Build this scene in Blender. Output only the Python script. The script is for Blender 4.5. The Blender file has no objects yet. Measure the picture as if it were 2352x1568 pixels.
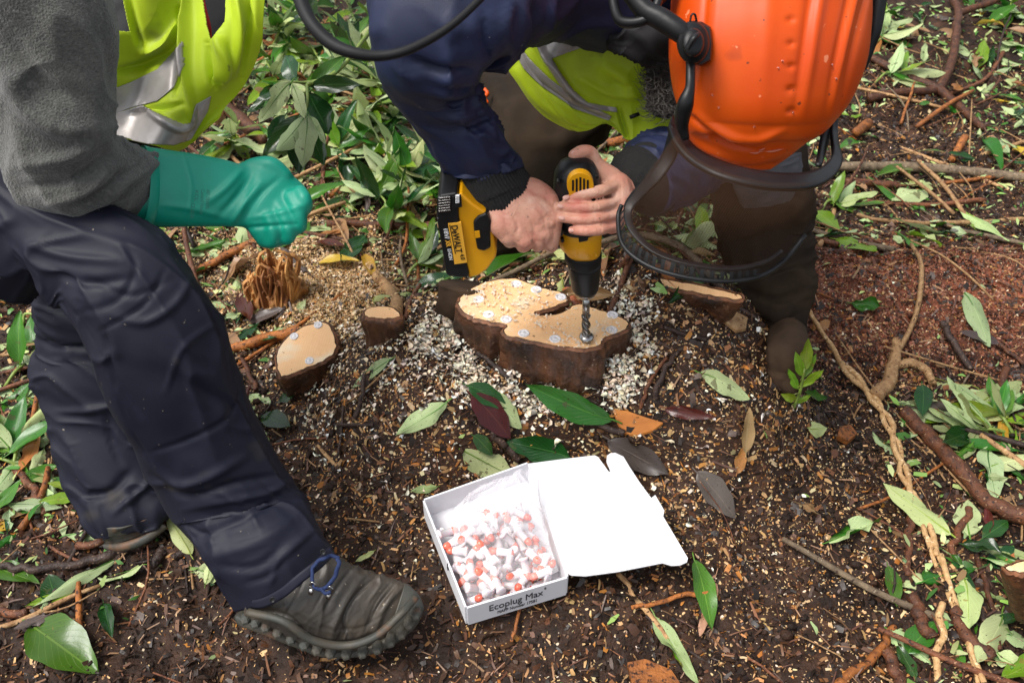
import bpy, bmesh, math, random
import numpy as np
from mathutils import Vector, Matrix
random.seed(7); rng = np.random.default_rng(7)
scene = bpy.context.scene; COL = scene.collection
# ------------------------------------------------------------------ camera, sky, sun, exposure
CAMZ, PITCH, FPX = 1.2, math.radians(42), 2037.0
cam_d = bpy.data.cameras.new('camera'); cam = bpy.data.objects.new('camera', cam_d); COL.objects.link(cam)
cam.location = (0, 0, CAMZ); cam.rotation_euler = (math.pi/2-PITCH, 0, 0)
cam_d.sensor_width = 36; cam_d.lens = 36*FPX/2352; cam_d.clip_start = .02; cam_d.clip_end = 400
cam_d.dof.use_dof = True; cam_d.dof.focus_distance = 1.36; cam_d.dof.aperture_fstop = 8
scene.camera = cam
W = bpy.data.worlds.new('World'); scene.world = W; W.use_nodes = True
wn = W.node_tree; bg = wn.nodes['Background']; sky = wn.nodes.new('ShaderNodeTexSky')
sky.sky_type = 'NISHITA'; sky.sun_disc = False
SUN_EL, SUN_AZ = math.radians(62), math.radians(-105)     # azimuth from +Y towards +X
sky.sun_elevation = SUN_EL; sky.sun_rotation = SUN_AZ; sky.dust_density = 4; sky.air_density = 1.2; sky.ozone_density = 1
hs = wn.nodes.new('ShaderNodeHueSaturation'); hs.inputs['Saturation'].default_value = .35
wn.links.new(sky.outputs[0], hs.inputs['Color']); wn.links.new(hs.outputs[0], bg.inputs[0]); bg.inputs[1].default_value = .105
sl = bpy.data.lights.new('sun', 'SUN'); sl.energy = 1.5; sl.angle = math.radians(25); sl.color = (1, .97, .92)
so = bpy.data.objects.new('sun', sl); COL.objects.link(so)
sd = Vector((math.sin(SUN_AZ)*math.cos(SUN_EL), math.cos(SUN_AZ)*math.cos(SUN_EL), math.sin(SUN_EL)))
so.rotation_euler = (-sd).to_track_quat('-Z', 'Y').to_euler(); so.location = (0, 0, 5)
vs = scene.view_settings; vs.view_transform = 'Standard'; vs.look = 'None'; vs.gamma = 1; vs.use_curve_mapping = False; vs.exposure = 1.02
# ------------------------------------------------------------------ geometry helpers
ST, CT = math.sin(PITCH), math.cos(PITCH)
def P(px, py, d):
    u = (px-1176)/FPX*d; v = -(py-784)/FPX*d
    return np.array((u, d*CT+v*ST, CAMZ-d*ST+v*CT))
def PZ(px, py, z):
    return P(px, py, (CAMZ-z)/(ST+(py-784)/FPX*CT))
def PY(px, py, Y):                                # onto the vertical plane y = Y
    return P(px, py, Y/(CT-(py-784)/FPX*ST))
def proj(V):
    V = np.asarray(V); z = V[..., 2]-CAMZ; y = V[..., 1]
    d = y*CT-z*ST; v = y*ST+z*CT
    return 1176+V[..., 0]/d*FPX, 784-v/d*FPX
def _hash(ix, iy, iz):
    h = (ix.astype(np.int64)*374761393+iy.astype(np.int64)*668265263+iz.astype(np.int64)*2147483647) & 0xffffffff
    h = ((h ^ (h >> 13))*1274126177) & 0xffffffff
    h = ((h ^ (h >> 16))*2246822519) & 0xffffffff
    return ((h ^ (h >> 15)) & 0xffff)/65535.0
def noise(x, y, z=0.0):
    x, y, z = np.broadcast_arrays(np.asarray(x, float), np.asarray(y, float), np.asarray(z, float))
    ix, iy, iz = np.floor(x), np.floor(y), np.floor(z); fx, fy, fz = x-ix, y-iy, z-iz
    fx, fy, fz = [t*t*t*(t*(t*6-15)+10) for t in (fx, fy, fz)]
    r = 0
    for a in (0, 1):
        for b in (0, 1):
            for c in (0, 1):
                r = r+_hash(ix+a, iy+b, iz+c)*(fx if a else 1-fx)*(fy if b else 1-fy)*(fz if c else 1-fz)
    return r*2-1
def fbm(x, y, z=0.0, o=4):
    r = 0; a = 1; f = 1
    for i in range(o):
        r = r+a*noise(x*f+i*17.3, y*f+i*9.1, np.asarray(z)*f+i*3.7); a *= .5; f *= 2.03
    return r
def sstep(a, b, t):
    t = np.clip((t-a)/(b-a), 0, 1); return t*t*(3-2*t)
def inpoly(X, Y, poly):
    r = np.zeros(X.shape, bool); n = len(poly)
    for i in range(n):
        x1, y1 = poly[i]; x2, y2 = poly[(i+1) % n]; c = ((y1 > Y) != (y2 > Y)) & (X < (x2-x1)*(Y-y1)/(y2-y1+1e-9)+x1); r ^= c
    return r
# ------------------------------------------------------------------ ground height
SZ = .25                                         # height of the big cut face
c0 = PZ(1270, 800, .14); c1 = PZ(1500, 690, .2); c2 = PZ(2130, 640, .05); bx = PZ(1270, 1210, .05)
c3 = PZ(760, 800, .1); c4 = PZ(1150, 1000, .1)
def H(x, y, fine=False):
    x = np.asarray(x, float); y = np.asarray(y, float)
    wob = 1+.12*noise(x*5+3, y*5)
    r = np.sqrt(((x-c0[0]-.04)/.50)**2+((y-c0[1]+.03)/.36)**2)*wob
    h = .165*(1-sstep(.5, 1.08, r))
    r1 = np.sqrt(((x-c1[0])/.20)**2+((y-c1[1])/.15)**2); h = h+.12*np.exp(-r1**2*1.3)
    r2 = np.sqrt(((x-c2[0])/.42)**2+((y-c2[1])/.15)**2); h = h+.09*np.exp(-r2**2)
    r3 = np.sqrt(((x-c3[0])/.16)**2+((y-c3[1])/.14)**2); h = h+.035*np.exp(-r3**2)
    h = h+.03*fbm(x*1.6+5, y*1.6+2, 0, 2)*sstep(.2, .8, r)+.008*noise(x*9, y*9)
    rb = np.sqrt(((x-bx[0]-.01)/.24)**2+((y-bx[1])/.15)**2)
    k = 1-sstep(.8, 1.5, rb); h = h*(1-k)+k*(.033)
    h = h+(np.maximum(y-2.6, 0))*.10
    if fine:
        h = h+.0085*fbm(x*24, y*24, 0, 5)+.010*np.abs(noise(x*13+4, y*13))*(1-k)+.004*np.abs(noise(x*90, y*90))
    return h
_D = np.linspace(.7, 7, 900)
def G(px, py, lift=0.0):
    u = (px-1176)/FPX*_D; v = -(py-784)/FPX*_D
    y = _D*CT+v*ST; z = CAMZ-_D*ST+v*CT
    f = z-H(u, y)-lift; i = int(np.argmax(f < 0)); i = max(i, 1)
    t = f[i-1]/(f[i-1]-f[i]); d = _D[i-1]+(_D[i]-_D[i-1])*t
    return P(px, py, d)
def HN(x, y):
    e = .02; return Vector((-(float(H(x+e, y))-float(H(x-e, y)))/(2*e), -(float(H(x, y+e))-float(H(x, y-e)))/(2*e), 1)).normalized()
def dep(p): return p[1]*CT-(p[2]-CAMZ)*ST
# ------------------------------------------------------------------ materials
def mat(name, c1, c2=None, scale=40, rough=.6, bump=0, bscale=None, metal=0, spec=.5, attr=None, detail=6, lo=.35, hi=.65, coat=0, sheen=0, stretch=None, spots=None, rvar=0, dist=.002, rnd=0, trans=0, coord='Object', sss=0):
    m = bpy.data.materials.new(name); m.use_nodes = True; nt = m.node_tree; N = nt.nodes; L = nt.links
    b = N['Principled BSDF']; b.inputs['Roughness'].default_value = rough; b.inputs['Metallic'].default_value = metal
    b.inputs['Specular IOR Level'].default_value = spec; b.inputs['Coat Weight'].default_value = coat; b.inputs['Sheen Weight'].default_value = sheen
    b.inputs['Transmission Weight'].default_value = trans
    if sss: b.inputs['Subsurface Weight'].default_value = sss; b.inputs['Subsurface Radius'].default_value = (.01, .004, .002); b.inputs['Subsurface Scale'].default_value = .5
    tc = N.new('ShaderNodeTexCoord'); mp = N.new('ShaderNodeMapping'); L.new(tc.outputs[coord], mp.inputs[0])
    if stretch: mp.inputs['Scale'].default_value = stretch
    col = None
    if attr:
        a = N.new('ShaderNodeAttribute'); a.attribute_name = attr; col = a.outputs['Color']
    else:
        rgb = N.new('ShaderNodeRGB'); rgb.outputs[0].default_value = (*c1, 1); col = rgb.outputs[0]
    nz = N.new('ShaderNodeTexNoise'); nz.inputs['Scale'].default_value = scale; nz.inputs['Detail'].default_value = detail; nz.inputs['Roughness'].default_value = .6
    L.new(mp.outputs[0], nz.inputs['Vector'])
    if c2 is not None:
        mr = N.new('ShaderNodeMapRange'); mr.inputs['From Min'].default_value = lo; mr.inputs['From Max'].default_value = hi; L.new(nz.outputs['Fac'], mr.inputs[0])
        mx = N.new('ShaderNodeMix'); mx.data_type = 'RGBA'; L.new(mr.outputs[0], mx.inputs['Factor']); L.new(col, mx.inputs['A']); mx.inputs['B'].default_value = (*c2, 1)
        col = mx.outputs['Result']
    for sp in (spots or []):                      # (colour, scale, threshold)
        n2 = N.new('ShaderNodeTexNoise'); n2.inputs['Scale'].default_value = sp[1]; n2.inputs['Detail'].default_value = 3; L.new(mp.outputs[0], n2.inputs['Vector'])
        r2 = N.new('ShaderNodeMapRange'); r2.inputs['From Min'].default_value = sp[2]; r2.inputs['From Max'].default_value = sp[2]+(sp[3] if len(sp) > 3 else .03); L.new(n2.outputs['Fac'], r2.inputs[0])
        m2 = N.new('ShaderNodeMix'); m2.data_type = 'RGBA'; L.new(r2.outputs[0], m2.inputs['Factor']); L.new(col, m2.inputs['A']); m2.inputs['B'].default_value = (*sp[0], 1); col = m2.outputs['Result']
    if rnd:
        oi = N.new('ShaderNodeObjectInfo'); h = N.new('ShaderNodeHueSaturation'); r3 = N.new('ShaderNodeMapRange'); r3.inputs['To Min'].default_value = 1-rnd; r3.inputs['To Max'].default_value = 1+rnd
        L.new(oi.outputs['Random'], r3.inputs[0]); L.new(r3.outputs[0], h.inputs['Value']); L.new(col, h.inputs['Color']); col = h.outputs[0]
    L.new(col, b.inputs['Base Color'])
    if rvar:
        r4 = N.new('ShaderNodeMapRange'); r4.inputs['To Min'].default_value = max(rough-rvar, .05); r4.inputs['To Max'].default_value = rough+rvar; L.new(nz.outputs['Fac'], r4.inputs[0]); L.new(r4.outputs[0], b.inputs['Roughness'])
    if bump:
        nb = N.new('ShaderNodeTexNoise'); nb.inputs['Scale'].default_value = bscale or scale*2; nb.inputs['Detail'].default_value = 5; L.new(mp.outputs[0], nb.inputs['Vector'])
        bp = N.new('ShaderNodeBump'); bp.inputs['Strength'].default_value = bump; bp.inputs['Distance'].default_value = dist; L.new(nb.outputs['Fac'], bp.inputs['Height']); L.new(bp.outputs[0], b.inputs['Normal'])
    return m
def leaf_mat(name, top, under, vein, spot, spec_r=.28, holes=False):
    m = bpy.data.materials.new(name); m.use_nodes = True; nt = m.node_tree; N = nt.nodes; L = nt.links; b = N['Principled BSDF']
    g = N.new('ShaderNodeNewGeometry'); tc = N.new('ShaderNodeTexCoord'); sx = N.new('ShaderNodeSeparateXYZ'); L.new(tc.outputs['UV'], sx.inputs[0])
    def mix(f, a, bb):
        x = N.new('ShaderNodeMix'); x.data_type = 'RGBA'
        for s, k in ((f, 'Factor'), (a, 'A'), (bb, 'B')):
            if isinstance(s, tuple): x.inputs[k].default_value = (*s, 1)
            elif isinstance(s, (int, float)): x.inputs[k].default_value = s
            else: L.new(s, x.inputs[k])
        return x.outputs['Result']
    def mt(op, a, bb=None):
        x = N.new('ShaderNodeMath'); x.operation = op
        for i, s in enumerate((a, bb)):
            if s is None: continue
            if isinstance(s, (int, float)): x.inputs[i].default_value = s
            else: L.new(s, x.inputs[i])
        return x.outputs[0]
    c = mix(g.outputs['Backfacing'], top, under)
    av = mt('ABSOLUTE', mt('SUBTRACT', sx.outputs['Y'], .5))
    mid = mt('LESS_THAN', av, .022)
    ph = mt('ADD', mt('MULTIPLY', sx.outputs['X'], 60.0), mt('MULTIPLY', av, -45.0)); vn = mt('GREATER_THAN', mt('SINE', ph), .93)
    v2 = mt('MULTIPLY', vn, .35)
    vmask = mt('MAXIMUM', mt('MULTIPLY', mid, .8), v2)
    c = mix(vmask, c, mix(g.outputs['Backfacing'], vein, tuple(min(1, k*1.35) for k in under)))
    nz = N.new('ShaderNodeTexNoise'); nz.inputs['Scale'].default_value = 5; nz.inputs['Detail'].default_value = 4; oi = N.new('ShaderNodeObjectInfo')
    add = N.new('ShaderNodeVectorMath'); add.operation = 'ADD'; cm = N.new('ShaderNodeCombineXYZ'); L.new(mt('MULTIPLY', oi.outputs['Random'], 37.0), cm.inputs[0]); L.new(tc.outputs['Object'], add.inputs[0]); L.new(cm.outputs[0], add.inputs[1]); L.new(add.outputs[0], nz.inputs['Vector'])
    c = mix(mt('MULTIPLY', mt('GREATER_THAN', nz.outputs['Fac'], .66), .75), c, spot)
    n3 = N.new('ShaderNodeTexNoise'); n3.inputs['Scale'].default_value = 34; n3.inputs['Detail'].default_value = 2; L.new(add.outputs[0], n3.inputs['Vector'])
    c = mix(mt('MULTIPLY', mt('GREATER_THAN', n3.outputs['Fac'], .69), .85), c, (.02, .012, .006))
    n4 = N.new('ShaderNodeTexNoise'); n4.inputs['Scale'].default_value = 2; L.new(add.outputs[0], n4.inputs['Vector'])
    h = N.new('ShaderNodeHueSaturation'); L.new(c, h.inputs['Color']); L.new(mt('ADD', mt('MULTIPLY', oi.outputs['Random'], .5), mt('ADD', mt('MULTIPLY', n4.outputs['Fac'], .5), .45)), h.inputs['Value'])
    L.new(mt('ADD', mt('MULTIPLY', mt('FRACT', mt('MULTIPLY', oi.outputs['Random'], 91.7)), .05), .47), h.inputs['Hue'])
    L.new(h.outputs[0], b.inputs['Base Color'])
    L.new(mt('ADD', mt('MULTIPLY', g.outputs['Backfacing'], .25), spec_r), b.inputs['Roughness'])
    bp = N.new('ShaderNodeBump'); bp.inputs['Strength'].default_value = .5; bp.inputs['Distance'].default_value = .001; L.new(mt('ADD', vmask, mt('MULTIPLY', n3.outputs['Fac'], .4)), bp.inputs['Height']); L.new(bp.outputs[0], b.inputs['Normal'])
    tr = N.new('ShaderNodeBsdfTranslucent'); L.new(h.outputs[0], tr.inputs[0]); ms = N.new('ShaderNodeMixShader'); ms.inputs[0].default_value = .22
    L.new(b.outputs[0], ms.inputs[1]); L.new(tr.outputs[0], ms.inputs[2]); L.new(ms.outputs[0], N['Material Output'].inputs[0])
    return m
M = {}
M['soil'] = mat('soil', (0, 0, 0), (.010, .005, .003), 60, rough=.7, spec=.3, bump=.9, bscale=180, attr='Col', rvar=.2, dist=.004, lo=.3, hi=.75)
M['debris'] = mat('debris', (0, 0, 0), rough=.5, attr='Col', bump=.2, bscale=300, scale=200, rvar=.2)
M['leaf_green'] = leaf_mat('leaf_green', (.045, .17, .012), (.44, .54, .25), (.13, .30, .04), (.10, .09, .03))
M['leaf_dark'] = leaf_mat('leaf_dark', (.012, .06, .010), (.36, .46, .23), (.05, .14, .03), (.06, .08, .02), .2)
M['leaf_lime'] = leaf_mat('leaf_lime', (.16, .30, .015), (.42, .50, .20), (.3, .4, .06), (.25, .2, .03))
M['leaf_yellow'] = leaf_mat('leaf_yellow', (.62, .42, .03), (.6, .45, .06), (.6, .5, .1), (.3, .12, .02))
M['leaf_brown'] = leaf_mat('leaf_brown', (.085, .022, .010), (.16, .06, .028), (.14, .05, .02), (.04, .015, .01), .22)
M['leaf_orange'] = leaf_mat('leaf_orange', (.42, .18, .05), (.40, .19, .07), (.5, .2, .05), (.3, .09, .02))
M['leaf_grey'] = leaf_mat('leaf_grey', (.10, .075, .065), (.17, .13, .11), (.15, .11, .09), (.05, .03, .025), .35)
M['leaf_tan'] = leaf_mat('leaf_tan', (.36, .20, .09), (.42, .27, .14), (.4, .28, .14), (.2, .1, .04), .4)
M['stem_green'] = mat('stem_green', (.25, .34, .06), (.14, .2, .04), 60, rough=.45)
M['bark_red'] = mat('bark_red', (.17, .06, .024), (.055, .02, .011), 70, rough=.55, bump=1, bscale=320, rvar=.15, rnd=.35, spec=.35, spots=[((.28, .15, .08), 140, .64), ((.02, .01, .007), 190, .62)])
M['bark_dark'] = mat('bark_dark', (.05, .028, .02), (.018, .01, .008), 80, rough=.5, bump=1, bscale=320, rvar=.15, rnd=.35, spec=.35, spots=[((.14, .09, .06), 150, .65)])
M['bark_tan'] = mat('bark_tan', (.46, .28, .13), (.27, .14, .06), 90, rough=.6, bump=1, bscale=320, rnd=.2, spec=.3, spots=[((.08, .035, .014), 150, .62), ((.55, .36, .18), 120, .66)])
M['bark_grey'] = mat('bark_grey', (.22, .16, .10), (.10, .07, .045), 70, rough=.7, bump=1, bscale=300, rnd=.2, spec=.3, spots=[((.05, .03, .02), 130, .63), ((.3, .24, .17), 110, .66)])
M['bark_orange'] = mat('bark_orange', (.38, .13, .03), (.16, .055, .018), 80, rough=.55, bump=1, bscale=300, rnd=.25, spec=.3, spots=[((.05, .02, .01), 160, .6)])
M['stump_bark'] = mat('stump_bark', (.12, .048, .022), (.022, .010, .006), 22, rough=.45, bump=1, bscale=70, dist=.006, rvar=.15, spots=[((.16, .06, .02), 30, .60, .12), ((.3, .2, .12), 160, .69)])
M['cut_wood'] = mat('cut_wood', (.92, .59, .30), (.86, .48, .22), 9, rough=.55, bump=.3, bscale=120, lo=.4, hi=.75, spots=[((.84, .66, .44), 14, .58, .12), ((.25, .12, .05), 130, .70)])
_m = M['cut_wood']; _n = _m.node_tree; _b = _n.nodes['Principled BSDF']; _s = _b.inputs['Base Color'].links[0].from_socket
_tc = _n.nodes.new('ShaderNodeTexCoord'); _mp = _n.nodes.new('ShaderNodeMapping'); _cc = PZ(1190, 705, .25); _mp.inputs['Location'].default_value = (-_cc[0], -_cc[1], 0); _w = _n.nodes.new('ShaderNodeTexWave'); _w.wave_type = 'RINGS'; _w.rings_direction = 'Z'; _w.inputs['Scale'].default_value = 70; _w.inputs['Distortion'].default_value = 4; _w.inputs['Detail'].default_value = 3; _w.inputs['Detail Scale'].default_value = .6
_n.links.new(_tc.outputs['Object'], _mp.inputs[0]); _n.links.new(_mp.outputs[0], _w.inputs[0]); _x = _n.nodes.new('ShaderNodeMix'); _x.data_type = 'RGBA'; _x.blend_type = 'MULTIPLY'; _q = _n.nodes.new('ShaderNodeMath'); _q.operation = 'MULTIPLY'; _q.inputs[1].default_value = .13; _n.links.new(_w.outputs['Fac'], _q.inputs[0]); _n.links.new(_q.outputs[0], _x.inputs['Factor']); _n.links.new(_s, _x.inputs['A']); _x.inputs['B'].default_value = (.78, .52, .34, 1); _n.links.new(_x.outputs['Result'], _b.inputs['Base Color'])
M['cut_rim'] = mat('cut_rim', (.26, .10, .04), (.07, .03, .015), 60, rough=.6, bump=.5)
M['rotten'] = mat('rotten', (.66, .33, .10), (.22, .08, .022), 30, rough=.7, bump=1, bscale=60, stretch=(1, 1, .15), dist=.006, lo=.35, hi=.62)
M['crack'] = mat('crack', (.20, .09, .03), rough=.8)
M['shaving'] = mat('shaving', (0, 0, 0), rough=.6, attr='Col')
M['plug_ring'] = mat('plug_ring', (.82, .80, .80), (.7, .66, .66), 300, rough=.6)
M['fleece'] = mat('fleece', (.13, .13, .115), (.055, .055, .052), 10, rough=.95, bump=1, bscale=420, dist=.003, sheen=.35, spec=.15, lo=.3, hi=.7, spots=[((.16, .16, .145), 220, .52, .3), ((.045, .045, .043), 260, .52, .3)])
M['fleece_mud'] = M['fleece']
M['glove'] = mat('glove', (.0, .30, .20), (.0, .25, .165), 8, rough=.48, bump=.15, bscale=30, spots=[((.25, .2, .1), 14, .74, .08)], coat=0)
M['navy_trouser'] = mat('navy_trouser', (.0066, .0076, .0180), (.0105, .0112, .0215), 6, rough=.62, bump=.2, bscale=18, dist=.006, spec=.28, spots=[((.05, .042, .032), 9, .66, .12), ((.2, .17, .13), 130, .73)], rvar=.08)
M['navy_jacket'] = mat('navy_jacket', (.014, .021, .066), (.010, .014, .040), 8, rough=.6, spec=.4, bump=.25, bscale=22, dist=.006, spots=[((.3, .3, .3), 140, .76)])
M['brown_trouser'] = mat('brown_trouser', (.034, .022, .013), (.013, .0095, .007), 8, rough=.85, spec=.15, bump=.3, bscale=25, dist=.006, spots=[((.05, .04, .035), 10, .62, .15)])
M['black_knit'] = mat('black_knit', (.008, .008, .008), (.014, .013, .012), 120, rough=.9, bump=.8, bscale=260, dist=.002)
M['black_cloth'] = mat('black_cloth', (.006, .006, .008), (.012, .012, .014), 20, rough=.8)
M['red_cloth'] = mat('red_cloth', (.45, .01, .012), rough=.7)
M['hivis'] = mat('hivis', (.46, .62, .0), (.38, .50, .0), 7, rough=.6, bump=.25, bscale=14, dist=.006, spots=[((.16, .19, .01), 12, .66, .10), ((.09, .1, .02), 30, .72, .05)], sheen=.1)
M['silver'] = mat('silver', (.42, .40, .39), (.30, .275, .26), 14, rough=.42, bump=.4, bscale=20, dist=.005, metal=.35)
M['helmet'] = mat('helmet', (.66, .088, .003), (.57, .060, .002), 6, rough=.42, coat=0, spec=.3, bump=.06, bscale=30, spots=[((.34, .04, .006), 16, .66, .12), ((.14, .03, .01), 100, .70), ((.75, .22, .10), 70, .71)])
M['black_plastic'] = mat('black_plastic', (.005, .005, .0055), (.011, .011, .012), 30, spec=.3, rough=.42, bump=.15, bscale=80, spots=[((.16, .15, .14), 60, .74)])
M['rubber'] = mat('rubber', (.005, .005, .006), rough=.6, spec=.3)
M['yellow_plastic'] = mat('yellow_plastic', (.80, .38, .003), (.70, .31, .003), 12, rough=.4, bump=.08, spots=[((.35, .2, .03), 40, .74, .05)])
M['label_black'] = mat('label_black', (.008, .008, .008), rough=.35)
M['label_yellow'] = mat('label_yellow', (.82, .42, .04), rough=.4)
M['label_white'] = mat('label_white', (.75, .75, .75), rough=.4)
M['steel'] = mat('steel', (.45, .44, .43), (.3, .29, .28), 60, rough=.25, metal=1)
M['bit_steel'] = mat('bit_steel', (.16, .155, .15), (.3, .29, .27), 60, rough=.25, metal=1)
M['skin'] = mat('skin', (.62, .34, .235), (.55, .23, .16), 35, rough=.55, bump=.7, bscale=240, dist=.0014, sss=.12, spots=[((.66, .40, .30), 30, .55, .15), ((.50, .15, .11), 18, .56, .2), ((.28, .15, .10), 130, .66, .08)])
M['nail'] = mat('nail', (.66, .37, .30), rough=.25)
M['hair'] = mat('hair', (.045, .038, .032), (.10, .09, .08), 30, rough=.7)
M['card'] = mat('card', (.74, .74, .76), (.70, .70, .73), 5, rough=.6, bump=.08, bscale=20, spots=[((.6, .5, .4), 60, .78)])
M['ink'] = mat('ink', (.02, .02, .022), rough=.6)
M['plug_white'] = mat('plug_white', (.80, .76, .77), (.78, .70, .72), 60, rough=.3, coat=.3, sss=.3)
M['plug_red'] = mat('plug_red', (.80, .12, .07), (.85, .24, .16), 90, rough=.25, coat=.4, rnd=.1)
M['boot'] = mat('boot', (.028, .026, .023), (.07, .055, .04), 9, rough=.5, bump=.5, bscale=90, dist=.002, spots=[((.10, .07, .045), 12, .62, .15), ((.35, .28, .2), 160, .72)])
M['boot_sole'] = mat('boot_sole', (.030, .033, .028), (.06, .05, .035), 30, rough=.6, bump=.5, bscale=60, spots=[((.12, .06, .03), 20, .6, .1)])
M['lace'] = mat('lace', (.006, .018, .075), rough=.8, bump=.6, bscale=400)
M['toe_rubber'] = mat('toe_rubber', (.06, .065, .055), (.08, .07, .055), 18, rough=.55, bump=.3, spots=[((.15, .12, .09), 60, .68)])
def film(name, col, alpha, rough, pat=0, gl=.5):
    m = bpy.data.materials.new(name); m.use_nodes = True; nt = m.node_tree; N = nt.nodes; L = nt.links; b = N['Principled BSDF']
    b.inputs['Base Color'].default_value = (*col, 1); b.inputs['Roughness'].default_value = rough; b.inputs['Specular IOR Level'].default_value = gl
    if pat:
        tc = N.new('ShaderNodeTexCoord'); sx = N.new('ShaderNodeSeparateXYZ'); L.new(tc.outputs['UV'], sx.inputs[0]); fr = []
        for k, f in (('X', pat), ('Y', pat*.62)):
            a = N.new('ShaderNodeMath'); a.operation = 'MULTIPLY'; a.inputs[1].default_value = f; L.new(sx.outputs[k], a.inputs[0])
            c = N.new('ShaderNodeMath'); c.operation = 'FRACT'; L.new(a.outputs[0], c.inputs[0])
            e = N.new('ShaderNodeMath'); e.operation = 'LESS_THAN'; e.inputs[1].default_value = alpha; L.new(c.outputs[0], e.inputs[0]); fr.append(e.outputs[0])
        x = N.new('ShaderNodeMath'); x.operation = 'MAXIMUM'; L.new(fr[0], x.inputs[0]); L.new(fr[1], x.inputs[1]); L.new(x.outputs[0], b.inputs['Alpha'])
    else:
        lw = N.new('ShaderNodeLayerWeight'); lw.inputs[0].default_value = .35; mr = N.new('ShaderNodeMapRange'); mr.inputs['To Min'].default_value = alpha; mr.inputs['To Max'].default_value = min(1, alpha+.5); L.new(lw.outputs['Facing'], mr.inputs[0]); L.new(mr.outputs[0], b.inputs['Alpha'])
    return m
M['visor_mesh'] = film('visor_mesh', (.085, .042, .022), .105, .9, 92, .05)
M['visor_mesh_fine'] = film('visor_mesh_fine', (.02, .02, .02), .13, .9, 190, .05)
M['poly_bag'] = film('poly_bag', (.85, .83, .87), .22, .12, 0, .8)
# ------------------------------------------------------------------ object helpers
def setp(o, label=None, cat=None, group=None, kind=None):
    for k, v in (('label', label), ('category', cat), ('group', group), ('kind', kind)):
        if v: o[k] = v
    return o
def empty(name, loc, label, cat, group=None):
    o = bpy.data.objects.new(name, None); COL.objects.link(o); o.location = Vector([float(c) for c in loc]); o.empty_display_size = .05
    return setp(o, label, cat, group)
def adopt(o, parent):
    o.parent = parent
    o.matrix_parent_inverse = Matrix.Translation(-Vector(parent.location)) if parent.type == 'EMPTY' else Matrix()
def link(me, name, m=None, parent=None, smooth=True):
    o = bpy.data.objects.new(name, me); COL.objects.link(o)
    if m is not None and not me.materials: me.materials.append(m)
    if smooth: me.polygons.foreach_set('use_smooth', [True]*len(me.polygons))
    if parent is not None: adopt(o, parent)
    return o
def mesh_of(name, V, F):
    me = bpy.data.meshes.new(name); me.from_pydata([tuple(map(float, v)) for v in V], [], [tuple(map(int, f)) for f in F]); me.update(); return me
def fast_mesh(name, V, Q, cols=None):
    me = bpy.data.meshes.new(name); V = np.asarray(V, np.float32); Q = np.asarray(Q, np.int32); k = Q.shape[1]
    me.vertices.add(len(V)); me.vertices.foreach_set('co', V.ravel()); me.loops.add(Q.size); me.loops.foreach_set('vertex_index', Q.ravel())
    me.polygons.add(len(Q)); me.polygons.foreach_set('loop_start', np.arange(0, Q.size, k, dtype=np.int32)); me.polygons.foreach_set('loop_total', np.full(len(Q), k, np.int32))
    me.update(calc_edges=True); me.validate()
    if cols is not None:
        a = me.color_attributes.new('Col', 'FLOAT_COLOR', 'POINT'); c = np.ones((len(V), 4), np.float32); c[:, :3] = cols; a.data.foreach_set('color', c.ravel())
    return me
def cr(pts, n):
    pts = np.asarray(pts, float); m = len(pts)
    if m == 2: t = np.linspace(0, 1, n)[:, None]; return pts[0]*(1-t)+pts[1]*t
    p = np.vstack([2*pts[0]-pts[1], pts, 2*pts[-1]-pts[-2]]); t = np.linspace(0, m-1, n); i = np.minimum(t.astype(int), m-2); f = (t-i)[:, None]
    a, b, c, d = p[i], p[i+1], p[i+2], p[i+3]
    return .5*((2*b)+(-a+c)*f+(2*a-5*b+4*c-d)*f**2+(-a+3*b-3*c+d)*f**3)
def grid_norm(V, wrap):
    du = np.gradient(V, axis=0)
    if wrap: dv = np.roll(V, -1, 1)-np.roll(V, 1, 1)
    else: dv = np.gradient(V, axis=1)
    n = np.cross(du, dv); return n/(np.linalg.norm(n, axis=2, keepdims=True)+1e-12)
CAMP = np.array((0, 0, CAMZ))
def strokes_disp(V, N, strokes):
    if not strokes: return 0
    X, Y = proj(V); view = V-CAMP; face = (np.sum(N*view, axis=-1) < 0)*1.0; r = 0
    for pts, w, a in strokes:
        pts = cr(pts, max(12, 6*len(pts))); best = np.full(X.shape, 1e9); tt = np.zeros(X.shape)
        for k in range(len(pts)-1):
            ax, ay = pts[k]; bx_, by_ = pts[k+1]; dx, dy = bx_-ax, by_-ay; t = np.clip(((X-ax)*dx+(Y-ay)*dy)/(dx*dx+dy*dy+1e-9), 0, 1)
            d = np.hypot(X-ax-t*dx, Y-ay-t*dy); m = d < best; best = np.where(m, d, best); tt = np.where(m, (k+t)/(len(pts)-1), tt)
        r = r+a*np.exp(-(best/w)**2)*np.sin(np.clip(tt, .02, .98)*math.pi)**.5*face
    return r
def to_faces(na, nr, wrap):
    i, j = np.meshgrid(np.arange(na-1), np.arange(nr if wrap else nr-1), indexing='ij'); j2 = (j+1) % nr
    return np.stack([i*nr+j, i*nr+j2, (i+1)*nr+j2, (i+1)*nr+j], -1).reshape(-1, 4)
def outw(V, N, wrap):
    if wrap:
        c = V.mean(axis=1, keepdims=True)
        if np.sum(N*(V-c)) < 0: N = -N; 
    else:
        if np.sum(N*(V-CAMP)) > 0: N = -N
    return N
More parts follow.
